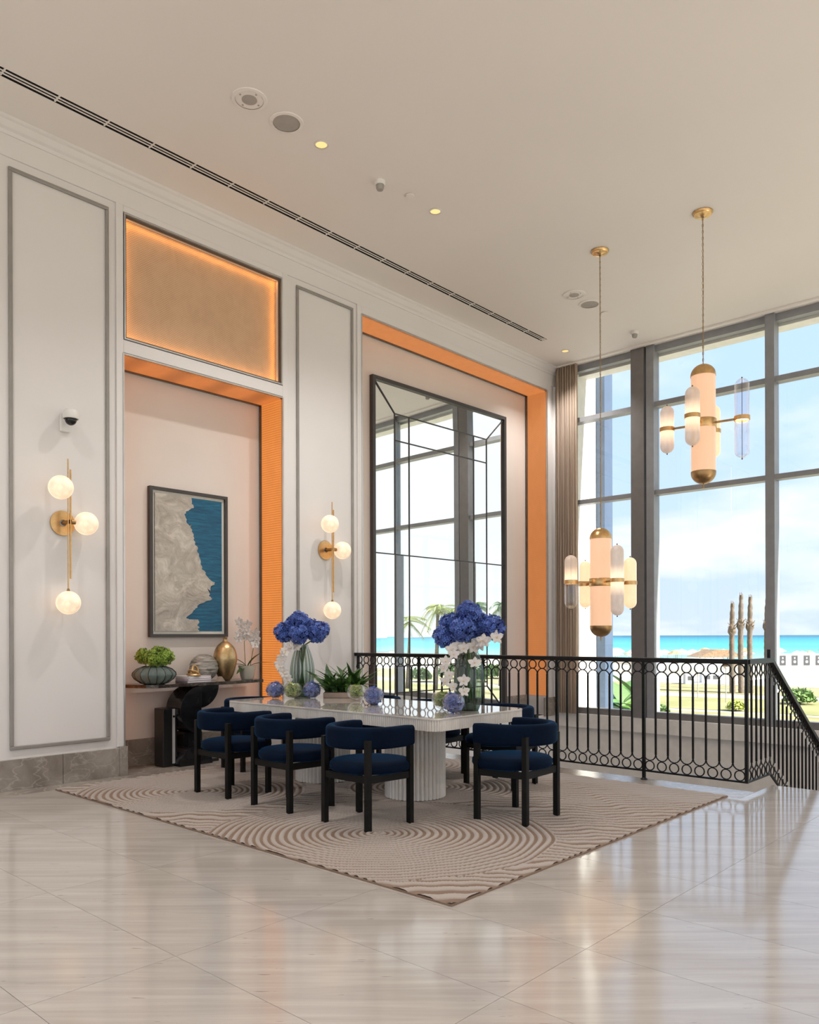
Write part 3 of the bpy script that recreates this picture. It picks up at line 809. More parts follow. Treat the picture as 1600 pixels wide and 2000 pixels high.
# ================================================================== chairs
def make_chair(label):
    t = thing('dining_chair', label, 'chair', group='navy velvet chairs round the stone table')
    # horseshoe backrest: rounded rectangle section swept round an arc
    sec = []
    hw, hh, rr = .034, .073, .026
    for (sx, sy, a0) in ((1, 1, 0), (-1, 1, PI / 2), (-1, -1, PI), (1, -1, 3 * PI / 2)):
        for i in range(4):
            a = a0 + PI / 2 * i / 3
            sec.append((sx * (hw - rr) + rr * math.cos(a), sy * (hh - rr) + rr * math.sin(a)))
    path = []
    rc = .256
    path.append((.165, rc)); path.append((.10, rc + .002)); path.append((.05, rc + .001))
    for i in range(0, 21):
        a = PI / 2 + PI * i / 20
        path.append((rc * 1.06 * math.cos(a), rc * math.sin(a)))
    path += [(.05, -rc - .001), (.10, -rc - .002), (.165, -rc)]
    m = MB(); vs = []; N = len(path); K = len(sec)
    for i, p in enumerate(path):
        a, b = Vector(path[max(0, i - 1)]), Vector(path[min(N - 1, i + 1)])
        e_ = (b - a).normalized(); nr = Vector((e_.y, -e_.x))
        sc = .80 if i in (0, N - 1) else 1.0
        for (u, v_) in sec: vs.append((p[0] + nr.x * u * sc, p[1] + nr.y * u * sc, .618 + v_ * (.93 if i in (0, N - 1) else 1)))
    fs = [(i * K + k, i * K + (k + 1) % K, (i + 1) * K + (k + 1) % K, (i + 1) * K + k) for i in range(N - 1) for k in range(K)]
    fs += [tuple(range(K)), tuple((N - 1) * K + k for k in range(K))]
    m.add(vs, fs).build('backrest', 'navy_velvet', t)
    prof = [(1e-6, .372), (.24, .372), (.266, .38), (.276, .40), (.274, .425), (.258, .442), (.20, .452), (.1, .456), (1e-6, .457)]
    sm = MB().lathe(prof, 36)
    sm.v = [(x * 1.04 + .02, y * 1.05, z) for x, y, z in sm.v]
    sm.build('seat', 'navy_velvet', t)
    fr = MB()
    L = {'rl': (-.218, .213), 'rr': (-.218, -.213), 'fl': (.15, .252), 'fr': (.15, -.252)}
    def bar(a, b):
        a, b = Vector(a), Vector(b); e_ = (b - a).normalized(); n_ = Vector((e_.y, -e_.x)) * .011
        fr.prism([a + n_, b + n_, b - n_, a - n_], .325, .372)
    for a, b in (('rl', 'rr'), ('rr', 'fr'), ('fr', 'fl'), ('fl', 'rl')): bar(L[a], L[b])
    fr.build('seat_frame', 'black_wood', t, smooth=False)
    for k_, (x, y) in L.items():
        top = .612 if k_[0] == 'r' else .552
        y2 = y; x2 = x
        MB().box(x2 - .019, x2 + .019, y2 - .019, y2 + .019, RZ, top).build('leg', 'black_wood', t, smooth=False, bevel=.002)
    return t
ch0 = make_chair('navy velvet horseshoe chair on the near side closest to the camera')
ch0.location = (3.90, 3.955, 0)
def chair(x, y, rz, label):
    c = copy_tree(ch0); c.location = (x, y, 0); c.rotation_euler = (0, 0, rz); c['label'] = label; return c
chair(3.90, 4.765, 0, 'navy velvet horseshoe chair in the middle of the near side of the table')
chair(3.90, 5.54, R(1), 'navy velvet horseshoe chair on the near side nearest the console table')
chair(4.70, 3.285, PI / 2 + R(3), 'brighter blue velvet chair at the table end nearest the camera')
chair(4.745, 6.40, -PI / 2, 'navy velvet chair at the far table end, mostly hidden, by the console')
chair(5.62, 4.08, PI, 'navy velvet chair on the railing side nearest the stair railing corner')
chair(5.62, 4.87, PI, 'navy velvet chair in the middle of the railing side of the table')
chair(5.62, 5.66, PI, 'navy velvet chair on the railing side furthest from the camera')

# ================================================================== flowers
def floret_mesh(name, r, n, seed, mat, size=.018, core=None, squash=1.0):
    rnd = random.Random(seed); vs = []; fs = []; tint = []
    for i in range(n):
        z = 1 - 2 * (i + .5) / n; a = i * 2.399963 + rnd.uniform(-.15, .15)
        q = math.sqrt(max(0, 1 - z * z)); d = Vector((q * math.cos(a), q * math.sin(a), z))
        rr = r * rnd.uniform(.80, 1.08)
        c = Vector((d.x, d.y, d.z * squash)) * rr
        t = d.orthogonal().normalized(); b = d.cross(t); sp_ = rnd.uniform(0, PI)
        ti = rnd.uniform(0, 1) ; tilt = Vector((rnd.uniform(-.5, .5), rnd.uniform(-.5, .5), rnd.uniform(-.5, .5)))
        nn = (d + tilt * 1.5).normalized(); t = nn.orthogonal().normalized(); b = nn.cross(t)
        for k in range(4):
            an = sp_ + k * PI / 2
            u = t * math.cos(an) + b * math.sin(an); w_ = t * -math.sin(an) + b * math.cos(an)
            o = len(vs); s_ = size * rnd.uniform(.85, 1.15)
            vs += [tuple(c), tuple(c + u * s_ * .6 + w_ * s_ * .5 + nn * s_ * .18), tuple(c + u * s_ * 1.1 + nn * s_ * .05), tuple(c + u * s_ * .6 - w_ * s_ * .5 + nn * s_ * .18)]
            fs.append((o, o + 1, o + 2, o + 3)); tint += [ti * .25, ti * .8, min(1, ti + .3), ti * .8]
    me = bpy.data.meshes.new(name); me.from_pydata(vs, [], fs); me.update()
    at = me.attributes.new('tint', 'FLOAT', 'POINT'); at.data.foreach_set('value', tint)
    me.materials.append(M[mat]); return me
def mobj(name, me, parent=None, loc=None):
    o = bpy.data.objects.new(name, me); COL.objects.link(o)
    if parent is not None: o.parent = parent
    if loc: o.location = loc
    return o
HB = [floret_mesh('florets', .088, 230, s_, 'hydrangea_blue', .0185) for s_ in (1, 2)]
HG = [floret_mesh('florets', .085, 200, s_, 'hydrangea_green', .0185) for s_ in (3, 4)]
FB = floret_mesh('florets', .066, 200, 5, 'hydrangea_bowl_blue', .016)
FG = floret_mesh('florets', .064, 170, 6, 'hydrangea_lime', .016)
def core(mat, r): return MB().sphere((0, 0, 0), r, 14, 8)
def hydrangea(center, foot, label, meshes, k, cmat, group, sc=1.0, leaf=False, neck=None):
    t = thing('hydrangea', label, 'flower', center, rz=k * 1.3, group=group)
    t.scale = (sc, sc, sc)
    mobj('florets', meshes[k % 2], t)
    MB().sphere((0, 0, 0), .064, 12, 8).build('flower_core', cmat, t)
    inv = Matrix.Rotation(-k * 1.3, 3, 'Z')
    f = inv @ (Vector(foot) - Vector(center)) / sc
    mid = Vector((f.x * .3, f.y * .3, f.z * .45))
    if neck: mid = inv @ (Vector(neck) - Vector(center)) / sc
    MB().tube([(0, 0, -.05), tuple(mid), tuple(f)], .005, 5).build('stem', 'stem_green', t)
    if leaf:
        leaf_mesh(.11, .05).build('leaf', 'leaf_mid', t, loc=(0.02, 0, -.09))
    return t
def leaf_mesh(L, wd, bend=.3, n=6):
    m = MB(); vs = []; fs = []
    for i in range(n + 1):
        t = i / n; ww = wd / 2 * math.sin(PI * min(1, t * .93 + .07)) ** .8
        x = L * t; z = -bend * L * t * t
        vs += [(x, -ww, z + ww * .25), (x, 0, z), (x, ww, z + ww * .25)]
    for i in range(n):
        o = i * 3; fs += [(o, o + 1, o + 4, o + 3), (o + 1, o + 2, o + 5, o + 4)]
    m.add(vs, fs); return m

CR = Vector((.675, -.738, 0)); CF = Vector((.738, .675, 0))      # across / away from the camera's side of the room
def vase(x, y, label):
    t = thing('vase', label, 'vase', (x, y, .72), group='fluted green glass vases on the table')
    prof = [(.062, .001), (.072, .01), (.095, .09), (.112, .19), (.114, .25), (.103, .34), (.082, .42), (.060, .475), (.056, .50)]
    MB().lathe([(1e-6, .002)] + smooth_prof(prof), 108, flute=(18, .03)).build('vase_body', 'vase_glass', t)
    return t
def bouquet(v, heads, names, pre):
    for k, (a, f_, h, sc) in enumerate(heads):
        c = Vector((v.location.x, v.location.y, .72 + h)) + CR * a + CF * f_
        foot = (v.location.x + CR.x * -a * .15, v.location.y + CR.y * -a * .15, .72 + .06 + .01 * k)
        hydrangea(c, foot, names[k], HB, k, 'hydrangea_core_blue', 'blue hydrangeas in the ' + pre + ' vase', sc, leaf=(k % 3 == 0),
                  neck=(v.location.x + CR.x * a * .2 + CF.x * f_ * .2, v.location.y + CR.y * a * .2 + CF.y * f_ * .2, .72 + .50))
v1 = vase(4.955, 5.93, 'fluted green glass vase at the console end of the table')
bouquet(v1, [(-.175, 0, .62, 1.0), (-.02, -.08, .60, 1.03), (.14, -.03, .62, 1.05), (-.03, .02, .72, 1.05), (.05, .12, .66, 1.0), (-.10, .10, .68, 1.0), (.175, .06, .64, .9)],
        ['blue hydrangea leftmost in the vase near the console', 'blue hydrangea low at the front of the vase near the console', 'blue hydrangea right of centre in the vase near the console',
         'blue hydrangea topmost in the vase near the console', 'blue hydrangea at the back of the vase near the console', 'blue hydrangea behind the leftmost one in the vase near the console', 'blue hydrangea rightmost in the vase near the console'], 'far')
v2 = vase(4.875, 3.83, 'fluted green glass vase near the camera end of the table')
bouquet(v2, [(-.19, -.02, .58, .95), (-.06, -.08, .63, 1.05), (-.14, .04, .67, .95), (.0, .0, .75, 1.05), (.11, .04, .66, 1.0), (.185, 0, .64, 1.0), (.03, .10, .66, 1.0)],
        ['blue hydrangea lowest on the left of the near vase', 'violet blue hydrangea at the front of the near vase', 'blue hydrangea upper left in the near vase', 'blue hydrangea topmost in the near vase',
         'blue hydrangea right of centre in the near vase', 'bright blue hydrangea rightmost in the near vase', 'blue hydrangea at the back of the near vase'], 'near')
# white orchid sprays
def orchid_flower(seed):
    rnd = random.Random(seed); m = MB()
    for k in range(5):
        a = 2 * PI * k / 5 + PI / 2; L, wd = (.042, .034) if k in (1, 4) else (.038, .025)
        n = 5; vs = []; fs = []
        for i in range(n + 1):
            t = i / n; ww = wd / 2 * math.sin(PI * min(1, t * .88 + .10)) ** .7
            for q in (-1, 0, 1): vs.append((math.cos(a) * L * t - math.sin(a) * ww * q, math.sin(a) * L * t + math.cos(a) * ww * q, .010 * t * t - .006 * abs(q) * t + rnd.uniform(-.002, .002)))
        for i in range(n):
            o = i * 3; fs += [(o, o + 1, o + 4, o + 3), (o + 1, o + 2, o + 5, o + 4)]
        m.add(vs, fs)
    return m
OF = orchid_flower(2).mesh('orchid_bloom'); OF.materials.append(M['petal_white']); OF.shade_smooth()
OC = MB().sphere((0, -.003, .006), .0055, 8, 5).mesh('bloom_centre'); OC.materials.append(M['petal_core'])
def orchid_spray(label, pts, n, seed, group, sc=1.0, off=.02, z0=0):
    rnd = random.Random(seed)
    base = Vector(pts[0]); t = thing('orchid_spray', label, 'flower', tuple(base), group=group)
    P = [Vector(p) - base for p in pts]
    MB().tube([tuple(p) for p in P], .003, 5).build('stem', 'stem_green', t)
    segs = [(P[i + 1] - P[i]).length for i in range(len(P) - 1)]; T = sum(segs)
    for k in range(n):
        s_ = T * (z0 + (1 - z0) * (k + .5) / n); i = 0
        while i < len(segs) - 1 and s_ > segs[i]: s_ -= segs[i]; i += 1
        p = P[i].lerp(P[i + 1], s_ / segs[i])
        d = (-CF * rnd.uniform(.7, 1.1) + CR * rnd.uniform(-.7, .7) + Vector((0, 0, rnd.uniform(-.2, .5)))).normalized()
        c = p + d * off + CR * rnd.uniform(-.03, .03) * sc
        o = mobj('bloom', OF, t, tuple(c)); o.rotation_euler = d.to_track_quat('Z', 'Y').to_euler(); o.scale = (sc,) * 3
        o2 = mobj('bloom_centre', OC, o)
    return t
def rel(v, L): return [tuple(Vector((v.location.x, v.location.y, .72 + h)) + CR * a + CF * f_) for a, f_, h in L]
orchid_spray('white orchid spray arching down left of the vase near the console', rel(v1, [(-.02, -.03, .46), (-.09, -.07, .49), (-.15, -.10, .40), (-.17, -.11, .28), (-.13, -.12, .14)]), 14, 1, 'white orchid sprays on the table', 1.25)
orchid_spray('white orchid spray trailing from the near vase down to the blue bowl', rel(v2, [(-.02, -.03, .50), (-.10, -.08, .50), (-.17, -.11, .42), (-.18, -.12, .28), (-.12, -.15, .18), (-.07, -.17, .14)]), 10, 2, 'white orchid sprays on the table', 1.2)
orchid_spray('white orchid spray leaning right under the blue hydrangeas of the near vase', rel(v2, [(.0, -.03, .48), (.06, -.06, .52), (.13, -.07, .53), (.19, -.06, .58)]), 5, 3, 'white orchid sprays on the table', 1.5)
orchid_spray('white orchid spray hanging in front of the near fluted vase', rel(v2, [(-.02, -.05, .50), (-.01, -.13, .48), (.01, -.15, .36), (-.03, -.17, .24), (-.06, -.18, .18)]), 3, 4, 'white orchid sprays on the table', 1.3)
# fish bowls packed with petals
def bowl(x, y, green, label, cat='bowl', r=.085, full=True):
    t = thing('glass_bowl', label, cat, (x, y, .72), group='round glass bowls on the table')
    prof = [(1e-6, .002)] + [(max(1e-5, r * math.sin(a)), .004 + r * .93 - r * .93 * math.cos(a)) for a in [PI * (.12 + .66 * i / 12) for i in range(13)]]
    MB().lathe(prof, 28).build('bowl_shell', 'bowl_glass', t)
    return t
def filler(x, y, green, label, dz=0, sc=1.0):
    t = thing('bowl_hydrangea', label, 'flower', (x, y, .72 + .082 + dz), rz=x * 7 + y * 5, group='hydrangea heads in glass bowls')
    t.scale = (sc, sc, sc * .93)
    mobj('florets', FG if green else FB, t)
    MB().sphere((0, 0, 0), .059, 12, 8).build('flower_core', 'hydrangea_core_green' if green else 'hydrangea_core_blue', t)
for x, y, g, nm, dz, sc in [(4.655, 5.965, 0, 'leftmost on the table near the console', -.002, 1.08), (4.73, 5.80, 1, 'in front of the far vase', -.004, 1.08), (4.885, 5.71, 0, 'right of the far vase', -.002, 1.08),
                         (4.93, 5.155, 1, 'beside the leafy planter', .006, .9), (4.745, 4.75, 0, 'at the middle of the table', -.004, 1.1), (4.80, 4.04, 1, 'left of the near vase', -.002, .95), (4.645, 3.80, 0, 'in front of the near vase', -.004, 1.1)]:
    bowl(x, y, g, 'clear round glass bowl of %s petals %s' % ('green' if g else 'blue', nm))
    filler(x, y, g, '%s hydrangea head filling the glass bowl %s' % ('lime green' if g else 'periwinkle blue', nm), dz, sc)
# leafy planter
pl = thing('leafy_planter', 'low wooden tray of dark leafy plants at the back of the table', 'plant', (5.13, 5.56, .72), rz=R(-48))
MB().box(-.17, .17, -.075, .075, .001, .05).build('tray', 'tray_wood', pl, smooth=False, bevel=.004)
MB().box(-.16, .16, -.065, .065, .05, .056).build('soil', 'soil', pl, smooth=False)
rnd = random.Random(11)
lf = [leaf_mesh(.30, .050, .55), leaf_mesh(.25, .062, .3), leaf_mesh(.33, .036, .8)]
LM = []
for q in lf:
    me = q.mesh('leaf'); me.materials.append(M['leaf_green']); me.shade_smooth(); LM.append(me)
me = lf[1].mesh('leaf'); me.materials.append(M['leaf_mid']); me.shade_smooth(); LM.append(me)
for k in range(120):
    q_ = rnd.choice((0, 0, 1, 1, 2, 3))
    o = mobj('leaf', LM[q_], pl, (rnd.uniform(-.15, .15), rnd.uniform(-.06, .06), .052))
    az = rnd.uniform(0, 2 * PI); o.rotation_euler = (rnd.uniform(-.4, .4), -rnd.uniform((.58, .42, .76, .42)[q_], 1.45), az)
    s_ = rnd.uniform(.6, 1.1); o.scale = (s_,) * 3

# ================================================================== console niche
co = thing('console_table', 'black marble console table with stacked half disc pedestal in the niche', 'console table', (4.55, 7.2, 0))
MB().prism([(-.72, .20), (.85, .20), (.85, -.03), (.80, -.14), (.3, -.19), (-.50, -.20), (-.60, -.14)], .80, .832, 'z').build('table_top', 'console_top', co, smooth=False, bevel=.003)
def halfdisc(cx, cz, r, a0, a1, n=24): return [(cx + r * math.cos(a0 + (a1 - a0) * i / n), cz + r * math.sin(a0 + (a1 - a0) * i / n)) for i in range(n + 1)]
MB().prism(halfdisc(.0, .555, .245, PI / 2, 3 * PI / 2), -.17, .10, 'y').build('half_disc', 'black_marble', co, smooth=False, bevel=.003)
MB().prism(halfdisc(.02, .80, .235, -PI / 2 * 1.0, 0) + [(.02, .80)], -.10, .16, 'y').build('half_disc', 'black_marble', co, smooth=False, bevel=.003)
MB().box(-.02, .06, -.06, .10, .31, .80).build('upright', 'black_marble', co, smooth=False)
MB().box(-.13, .03, -.13, .12, .10, .33).build('column', 'black_marble', co, smooth=False)
MB().prism(halfdisc(-.06, .0005, .19, 0, PI), -.17, .12, 'y').build('base_dome', 'black_marble', co, smooth=False, bevel=.003)
MB().box(.06, .25, -.1, .12, .0005, .03).build('base_plate', 'black_marble', co, smooth=False)
CT = .833
# framed map artwork
ar = thing('framed_map', 'framed relief artwork of a pale coastline and teal sea', 'picture', (4.185, NB_Y - .002, 1.295))
AW, AH = .935, 1.54
r = MB(); t = .032
r.box(0, AW, -.05, 0, 0, t).box(0, AW, -.05, 0, AH - t, AH).box(0, t, -.05, 0, t, AH - t).box(AW - t, AW, -.05, 0, t, AH - t)
r.build('frame', 'frame_dark', ar, smooth=False)
MB().box(t, AW - t, -.02, -.004, t, AH - t).build('mount', 'mat_cream', ar, smooth=False)
ax0, ax1, az0, az1 = .062, AW - .062, .062, AH - .062
MB().box(ax0, ax1, -.024, -.0205, az0, az1).build('sea_panel', 'art_sea', ar, smooth=False)
coast = [(.525, 1.0), (.53, .955), (.555, .94), (.555, .925), (.49, .905), (.44, .89), (.43, .86), (.455, .835), (.45, .82), (.505, .785), (.515, .80), (.52, .77), (.55, .735), (.57, .70), (.575, .655), (.61, .64), (.61, .61), (.635, .57), (.665, .525), (.68, .47), (.73, .45),
         (.74, .43), (.83, .385), (.885, .375), (.87, .355), (.82, .345), (.815, .30), (.765, .33), (.80, .29), (.80, .265), (.84, .25), (.80, .235), (.76, .232), (.70, .215), (.62, .195), (.60, .175), (.55, .155), (.49, .12), (.44, .098), (.49, .088), (.62, .088), (.635, .06), (.61, .05), (.645, .03), (.62, .02), (.63, 0)]
rc_ = random.Random(5); cp = []
for i in range(len(coast) - 1):
    (a, b), (c, d) = coast[i], coast[i + 1]
    for k in range(3):
        q = k / 3; cp.append((a + (c - a) * q + (rc_.uniform(-.014, .014) if k else 0), b + (d - b) * q))
cp.append(coast[-1])
poly = [(0, 1)] + cp + [(0, 0)]
poly = [(ax0 + p[0] * (ax1 - ax0), az0 + p[1] * (az1 - az0)) for p in poly]
MB().prism(poly, -.034, -.024, 'y').build('land_relief', 'art_map', ar, smooth=False)
# tower speaker
sk = thing('floor_speaker', 'slim black floor speaker with silver front strip beside the console', 'speaker', (4.17, 7.13, 0))
MB().box(0, .165, 0, .17, .004, .585).build('cabinet', 'plastic_black', sk, smooth=False, bevel=.012)
MB().box(.105, .135, -.003, .001, .03, .575).build('front_strip', 'steel', sk, smooth=False)
MB().lathe([(.012, 0), (.012, .004)], 12, (.12, -.006, .50), 'y', cap=True).build('button', 'plastic_black', sk)
MB().box(.01, .155, .01, .16, .0005, .004).build('foot', 'plastic_black', sk, smooth=False)
# pumpkin vase and green hydrangeas
pv = thing('ribbed_bowl_vase', 'squat ribbed smoky glass vase on the left of the console', 'vase', (4.085, 7.14, CT))
prof = [(1e-6, .001), (.085, .001), (.13, .015), (.185, .055), (.205, .09), (.20, .115), (.165, .15), (.11, .172), (.085, .178)]
MB().lathe(prof, 96, flute=(16, .03)).build('vase_body', 'pumpkin_glass', pv)
rib = [tuple((r_ * 1.03 * 1, 0, z)) for r_, z in prof[1:]]
rb = MB().tube(rib, .0035, 5).build('rib', 'plastic_black', pv)
for k in range(1, 16): inst(rb, pv, rot=(0, 0, 2 * PI * k / 16))
for k, (a, f_, h, sc) in enumerate([(-.10, .02, .275, .85), (.02, -.06, .26, 1.0), (.09, .0, .27, .95), (.02, .06, .29, .95)]):
    c = Vector((4.085, 7.14, CT + h)) + CR * a * 1.15 + CF * f_
    hydrangea(c, (4.085 + .01 * k, 7.14, CT + .03), ['green hydrangea leftmost in the squat console vase', 'green hydrangea at the front of the squat console vase', 'green hydrangea rightmost in the squat console vase', 'green hydrangea at the back of the squat console vase'][k], HG, k, 'hydrangea_core_green', 'green hydrangeas on the console', sc)
# books and knot ornament
for k, (mt, nm, dx) in enumerate([('book_grey', 'grey hardback book at the bottom of the console stack', 0), ('book_pink', 'mauve book in the middle of the console stack', .012), ('book_white', 'white book on top of the console stack', .02)]):
    bk = thing('book', nm, 'book', (4.385 + dx, 7.03, CT + .0225 * k), rz=R(4 + 3 * k), group='books on the console')
    MB().box(0, .30, 0, .2, .0, .003).build('cover', mt, bk, smooth=False); MB().box(0, .30, 0, .2, .019, .022).build('cover', mt, bk, smooth=False)
    MB().box(.0, .004, 0, .2, .003, .019).build('spine', mt, bk, smooth=False); MB().box(.004, .296, .004, .196, .003, .019).build('pages', 'book_white', bk, smooth=False)
kn = thing('knot_ornament', 'golden looped knot ornament on top of the books', 'ornament', (4.50, 7.10, CT + .0675))
def ringpts(c, r_, t1, t2, n=20):
    q = Matrix.Rotation(t2, 3, 'Z') @ Matrix.Rotation(t1, 3, 'X')
    return [tuple(Vector(c) + q @ Vector((r_ * math.cos(2 * PI * k / n), r_ * math.sin(2 * PI * k / n), 0))) for k in range(n)]
MB().tube(ringpts((0, 0, .014), .062, 0.12, .3), .013, 8, closed=True).build('loop', 'ring_gold', kn)
MB().tube(ringpts((.02, 0, .055), .045, 1.3, .4), .012, 8, closed=True).build('loop', 'ring_gold', kn)
MB().tube(ringpts((.0, 0.0, .035), .05, .5, 1.9), .012, 8, closed=True).build('loop', 'ring_gold', kn)
# round ribbed vase
dv = thing('round_ribbed_vase', 'round grey brown ribbed ceramic vase behind the books', 'vase', (4.70, 7.22, CT))
pr_ = [(1e-6, .001), (.05, .001)] + [(.148 * math.sin(a) * (1 + .018 * math.sin(22 * a)), .143 - .143 * math.cos(a)) for a in [PI * (.13 + .76 * i / 44) for i in range(45)]]
MB().lathe(pr_, 40).build('vase_body', 'ribbed_ceramic', dv)
MB().lathe([(.05, .268), (.042, .27), (.04, .278), (.035, .278)], 24).build('lip', 'brass_dark', dv)
# gold bottle vase
gv = thing('gold_vase', 'tall gold leaf bottle vase with a narrow neck on the console', 'vase', (4.93, 7.17, CT))
MB().lathe([(1e-6, .001)] + smooth_prof([(.05, .001), (.072, .03), (.103, .11), (.124, .21), (.122, .27), (.098, .345), (.058, .393), (.026, .416), (.021, .432), (.025, .452), (.03, .458), (.02, .455)]), 48).build('vase_body', 'gold_leaf', gv)
wb = thing('wedge_ornament', 'small brown stone wedge between the round vase and gold vase', 'ornament', (4.745, 7.03, CT))
MB().prism([(0, .0005), (.09, .0005), (.05, .05), (.03, .045)], 0, .05, 'y').build('wedge', 'tray_wood', wb, smooth=False)
# potted orchid
po = thing('potted_orchid', 'white orchid in a cream pot at the right end of the console', 'plant', (5.215, 7.17, CT))
MB().lathe([(1e-6, .001), (.062, .001), (.072, .02), (.094, .13), (.098, .15), (.09, .15), (.086, .13), (1e-6, .13)], 28).build('pot', 'pot_cream', po)
for k, (az, el, L) in enumerate([(R(150), .9, .22), (R(-60), 1.1, .24), (R(-40), .55, .26), (R(120), .5, .2), (R(200), 0.05, .2)]):
    q = leaf_mesh(L, .062, .4).build('leaf', 'leaf_green', po, loc=(0, 0, .13)); q.rotation_euler = (0, -el, az)
def pstem(name, pts, blooms, seed):
    MB().tube(pts, .0035, 5).build('stem', 'stem_green', po)
    rr_ = random.Random(seed)
    for p in blooms:
        d = (-CF + CR * rr_.uniform(-.5, .5) + Vector((0, 0, rr_.uniform(-.2, .3)))).normalized()
        o = mobj('bloom', OF, po, p); o.rotation_euler = d.to_track_quat('Z', 'Y').to_euler(); o.scale = (1.35,) * 3
        mobj('bloom_centre', OC, o)
A = lambda a, h, f_=0: tuple(CR * a + CF * f_ + Vector((0, 0, h)))
pstem('s', [A(-.02, .13), A(-.03, .35), A(-.035, .55), A(-.07, .64)], [A(-.02, .56, -.02), A(-.0, .52, -.02), A(-.06, .60, -.02), A(-.09, .63), A(.01, .60), A(-.08, .50), A(-.09, .44), A(.0, .46)], 3)
pstem('s', [A(.03, .13), A(.06, .3), A(.09, .45), A(.10, .56)], [A(.10, .50, -.02), A(.08, .46, -.02), A(.11, .43, -.02), A(.09, .38, -.02), A(.07, .41)], 4)

# ================================================================== mirror
mi = thing('wall_mirror', 'tall mirror with black frame and many leaded panes in the wider niche', 'mirror', (7.37, NB_Y - .005, .10), rz=R(-1.4))
MW, MH = 2.89, 4.63
t = .05
r = MB().box(0, MW, -.06, 0, 0, t).box(0, MW, -.06, 0, MH - t, MH).box(0, t, -.06, 0, t, MH - t).box(MW - t, MW, -.06, 0, t, MH - t)
r.build('frame', 'frame_dark', mi, smooth=False)
MB().box(t, MW - t, -.012, -.002, t, MH - t).build('backing', 'frame_dark', mi, smooth=False)
ox0, ox1, oz0, oz1 = t, MW - t, t, MH - t
ix0, ix1, iz0, iz1 = .43, 2.42, .43, 4.20
vx = [ix0, .71, 2.11, ix1]; zm = 2.30
YO, YI = -.026, -.0305
def pane(pts):
    vs = [(p[0], p[1], p[2]) for p in pts]; n = len(vs)
    m = MB().add(vs + [(x, y + .004, z) for x, y, z in vs], [tuple(range(n)), tuple(range(n, 2 * n))[::-1]] + [(i, (i + 1) % n, n + (i + 1) % n, n + i) for i in range(n)])
    m.build('mirror_pane', 'mirror_silver', mi, smooth=False)
pane([(ox0, YO, oz1), (ox1, YO, oz1), (ix1, YI, iz1), (ix0, YI, iz1)]); pane([(ox0, YO, oz0), (ix0, YI, iz0), (ix1, YI, iz0), (ox1, YO, oz0)])
pane([(ox0, YO, oz1), (ix0, YI, iz1), (ix0, YI, zm), (ox0, YO, zm)]); pane([(ox1, YO, oz1), (ox1, YO, zm), (ix1, YI, zm), (ix1, YI, iz1)])
pane([(ox0, YO - .001, zm), (ix0, YI - .003, zm), (ix0, YI, iz0), (ox0, YO, oz0)]); pane([(ox1, YO, zm), (ox1, YO, oz0), (ix1, YI, iz0), (ix1, YI, zm)])
zz = [iz0, .79, zm, 3.84, iz1]
for i in range(3):
    for j in range(4):
        e1 = -.0016 if j < 2 else 0.0
        pane([(vx[i], YI, zz[j + 1]), (vx[i + 1], YI + e1, zz[j + 1]), (vx[i + 1], YI + e1, zz[j]), (vx[i], YI, zz[j])])
def leadline(a, b, w_=.011): MB().tube([(a[0], -.031, a[1]), (b[0], -.031, b[1])], w_, 4).build('lead_strip', 'frame_dark', mi, smooth=False)
for a, b in (((ox0, oz1), (ix0, iz1)), ((ox1, oz1), (ix1, iz1)), ((ox0, oz0), (ix0, iz0)), ((ox1, oz0), (ix1, iz0)), ((ix0, iz1), (ix1, iz1)), ((ix0, iz0), (ix1, iz0)), ((ix0, iz0), (ix0, iz1)), ((ix1, iz0), (ix1, iz1)),
             ((vx[1], iz0), (vx[1], iz1)), ((vx[2], iz0), (vx[2], iz1)), ((ix0, 3.84), (ix1, 3.84)), ((ix0, .79), (ix1, .79)), ((ox0, zm), (ox1, zm))): leadline(a, b)

# ================================================================== wall lamps and camera dome
def sconce(x, label):
    t = thing('wall_sconce', label, 'wall lamp', (x, WV, 2.31), group='brass globe wall lamps')
    MB().lathe([(.108, 0), (.112, -.006), (.11, -.016), (.03, -.018)], 32, (0, 0, 0), 'y').build('back_plate', 'brass', t)
    MB().lathe([(.018, -.016), (.018, -.14)], 14, (0, 0, 0), 'y').build('arm', 'brass_dark', t)
    MB().cyl((-.008, -.135, -.60), .0065, 1.15, 8).build('rod', 'brass', t)
    MB().cyl((.014, -.135, -.50), .008, .96, 8).build('rod', 'brass', t)
    gr = .103
    for (a, b_, c_) in ((-.10, -.20, .28), (.155, -.135, .0), (-.008, -.135, -.71)):
        g = MB().sphere((0, 0, 0), gr, 28, 18).build('globe', 'globe_alabaster', t, loc=(a, b_, c_))
    MB().lathe([(.02, 0), (.02, .05)], 12, (.02, -.135, 0), 'x').build('socket', 'brass_dark', t)
    MB().lathe([(.018, 0), (.008, .03)], 12, (-.008, -.135, -.615), 'z').build('socket', 'brass_dark', t)
    MB().tube([(.0, -.135, .28), (-.03, -.16, .28)], .008, 8).build('socket', 'brass_dark', t)
    for (a, b_, c_) in ((-.10, -.20, .28), (.155, -.135, .0), (-.008, -.135, -.71)):
        pass
    return t
sconce(3.14, 'brass wall lamp with three alabaster globes on the leftmost wall panel')
sconce(6.24, 'brass wall lamp with three alabaster globes between the two niches')
dc = thing('dome_camera', 'white dome security camera with dark lens high on the left wall panel', 'camera', (3.16, WV, 3.23))
MB().box(-.045, .045, -.03, 0, -.11, .05).build('wall_bracket', 'plastic_white', dc, smooth=False, bevel=.008)
MB().tube([(0, -.02, .05), (0, -.07, .075), (0, -.12, .06)], .022, 10).build('arm', 'plastic_white', dc)
